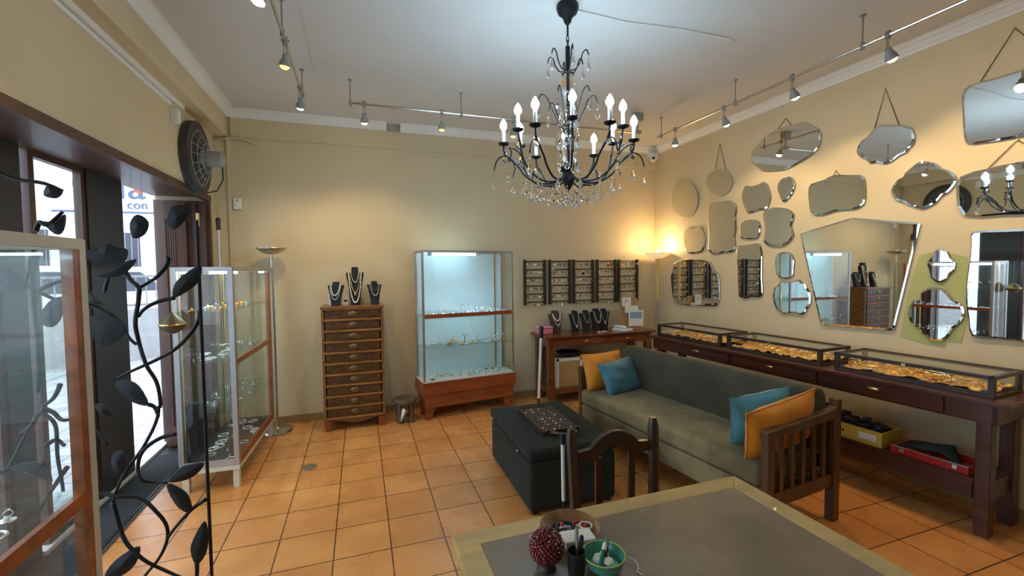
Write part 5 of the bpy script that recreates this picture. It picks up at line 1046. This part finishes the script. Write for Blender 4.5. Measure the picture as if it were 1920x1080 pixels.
bw_ = T('wooden_bowl', 'wooden bowl of bead necklaces on the table by its far border', 'bowl', (.553,1.118,.77))
O('bowl_body', M().lathe([(.035,0),(.05,.004),(.072,.02),(.083,.036),(.086,.037),(.086,.033),(.070,.014),(.045,.008),(0,.007)], n=36), CERBOWL, bw_, smooth='auto')
def beads_ring(name, label, c, r, br, n, m_, ry=1, grp=None, tz=.5):
    t = T(name, label, 'necklace', c, group=grp); m = M()
    for k in range(n): a = 2*pi*k/n; m.sph((r*cos(a), r*ry*sin(a), br+br*tz*abs(sin(a*3))), br, 8, 6)
    O('bead_string', m, m_, t, smooth=True); O('clasp', M().cyl((r-.003,0,br),(r+.003,0,br),.003,n=6), SILVER, t); return t
beads_ring('bead_necklace', 'large coil of dark blue black beads in the wooden bowl', (.540,1.128,.783), .036, .0062, 22, BLKB)
beads_ring('bead_necklace', 'inner coil of shiny black beads in the wooden bowl', (.543,1.128,.790), .024, .006, 15, BLKB)
beads_ring('bead_necklace', 'reddish brown beads at the right side of the wooden bowl', (.590,1.130,.786), .018, .0055, 12, REDBEAD)
beads_ring('bead_necklace', 'small white pearl string at the right rim of the wooden bowl', (.603,1.115,.794), .018, .0028, 26, PEARL)
rb = T('red_bead', 'single bright red bead on top of the black coil in the bowl', 'bead', (.536,1.133,.800)); O('bead', M().sph((0,0,.005),.006,10,8), mat('bright_red', (.7,.05,.02), .25), rb, smooth=True); O('bead_hole', M().cyl((0,0,.0105),(0,0,.0113),.0015,n=8), BLACK, rb)
# garnet bead ball on a glass
gb = T('bead_ball', 'round bouquet ball of dark red glass beads standing on the table', 'ornament', (.437,1.02,.765))
core = M().sph((0,0,.05),.032,16,12); O('holder', M().lathe([(.022,0),(.02,.005),(.012,.02),(.02,.03)], n=16), BLACK, gb); O('ball_core', core, GARN, gb, smooth=True)
m = M(); rn = random.Random(11)
for k in range(330):
    z = 1-2*(k+.5)/330; r = math.sqrt(1-z*z); a = k*2.39996; R2 = .0345+rn.uniform(-.001,.002)
    m.sph((R2*r*cos(a), R2*r*sin(a), .05+R2*z), rn.uniform(.0034,.0048), 6, 5)
o = O('glass_beads', m, GARN, gb, smooth=True); o['kind'] = 'stuff'
m = M()
for k in range(40):
    a = rn.uniform(0,6.28); z = rn.uniform(.1,.95); r = math.sqrt(1-z*z)*.040; m.sph((r*cos(a), r*sin(a), .05+.040*z), .0012, 5, 4)
o = O('seed_beads', m, PEARL, gb, smooth=True); o['kind'] = 'stuff'
wb = T('white_dish', 'white square porcelain dish behind the pens on the table', 'dish', (.548,1.058,.77), -.12)
O('dish_body', M().taper((-.032,-.020,.032,.020,0),(-.042,-.026,.042,.026,.022)), CERW, wb, bev=.006, seg=3, smooth='auto'); O('rim', M().taper((-.042,-.026,.042,.026,.022),(-.044,-.028,.044,.028,.045)), CERW, wb, bev=.004)
gbw = T('green_bowl', 'green and yellow glazed bowl holding crumpled white paper', 'bowl', (.572,.962,.77))
O('bowl_body', M().lathe([(.022,0),(.03,.004),(.046,.02),(.053,.045),(.055,.046),(.051,.038),(.040,.016),(0,.008)], n=32), CERG, gbw, smooth='auto'); O('yellow_rim', M().tube([(.054*cos(a*pi/18), .054*sin(a*pi/18), .046) for a in range(36)], .002, 6, True), mat('yellow_glaze', (.45,.48,.08), .25), gbw, smooth=True)
m = M(); 
for k in range(9): m.sph((rn.uniform(-.022,.026), rn.uniform(-.022,.02), .028+rn.uniform(-.004,.012)), (rn.uniform(.010,.018),)*2+(.009,), 7, 5)
cpp = T('crumpled_paper', 'crumpled white tissue paper filling the green bowl', 'paper', (.574,.962,.77)); O('paper_ball', m, PAPER, cpp)
pc = T('pen_cup', 'black pen cup between the red bead ball and the green bowl', 'cup', (.500,.975,.77)); O('cup_body', M().lathe([(.020,0),(.022,.01),(.024,.06),(.021,.06),(.019,.01),(0,.008)], n=20), BLACK, pc, smooth='auto'); O('rim', M().tube([(.0225*cos(a*pi/10), .0225*sin(a*pi/10), .06) for a in range(20)], .002, 5, True), BLACK, pc)
def pen(label, p0, p1, r, m1, m2):
    t = T('pen', label, 'pen', p0, group='pens in and beside the pen cup'); v = Vector(p1)-Vector(p0)
    O('barrel', M().cyl((0,0,0), tuple(v*.7), r, n=10), m1, t, smooth='auto'); O('pen_cap', M().tube([tuple(v*.7), tuple(v*.95), tuple(v)], [r*1.15,r*1.1,r*.5], 10), m2, t, smooth='auto'); return t
pen('silver grey pen standing upright in the black cup', (.502,.972,.785), (.506,.985,.885), .0045, STEEL, GREYP)
pen('navy blue pen leaning in the black cup', (.504,.975,.785), (.522,.985,.862), .005, PEN, PEN)
pen('white and green marker lying across the green bowl', (.540,.93,.80), (.585,.975,.835), .0055, GREENP, CERW)
pen('dark green pen crossing the green bowl', (.552,.925,.795), (.600,.99,.835), .004, BLACK, GREENP)
cl = T('charging_cable', 'thin white cable curling beside the green bowl', 'cable', (.62,.99,.773)); O('wire', M().tube([(-.01,.03,.0),(.006,.03,.008),(.018,.012,.010),(.02,-.01,.004),(.034,-.02,.008),(.042,-.04,.008),(.036,-.058,.004),(.026,-.064,.002),(.034,-.08,.001)], .0015, 6), CERW, cl, smooth=True); O('plug', M().box(-.016,.026,-.002,-.008,.034,.006), CERW, cl, bev=.001)
dr = T('floor_drain', 'round steel floor plate set in the tiles in front of the chest', 'floor plate', (-.42,3.745,0)); O('disc', M().lathe([(.06,0),(.06,.003),(.02,.004),(0,.005)], n=28), STEEL, dr, smooth='auto'); O('center_screw', M().cyl((0,0,.004),(0,0,.012),.012,n=10), CHROME, dr)
mt = T('door_mat', 'dark flat mat lying along the inside of the shopfront threshold', 'mat', (-1.64,2.0,.006)); O('mat_body', M().box(0,0,0,.23,2.4,.008), DIRTY, mt); O('mat_edge', M().box(.23,0,0,.24,2.4,.006), BLACK, mt)
gb.scale = (1.18,)*3; gb.location.z = .7705
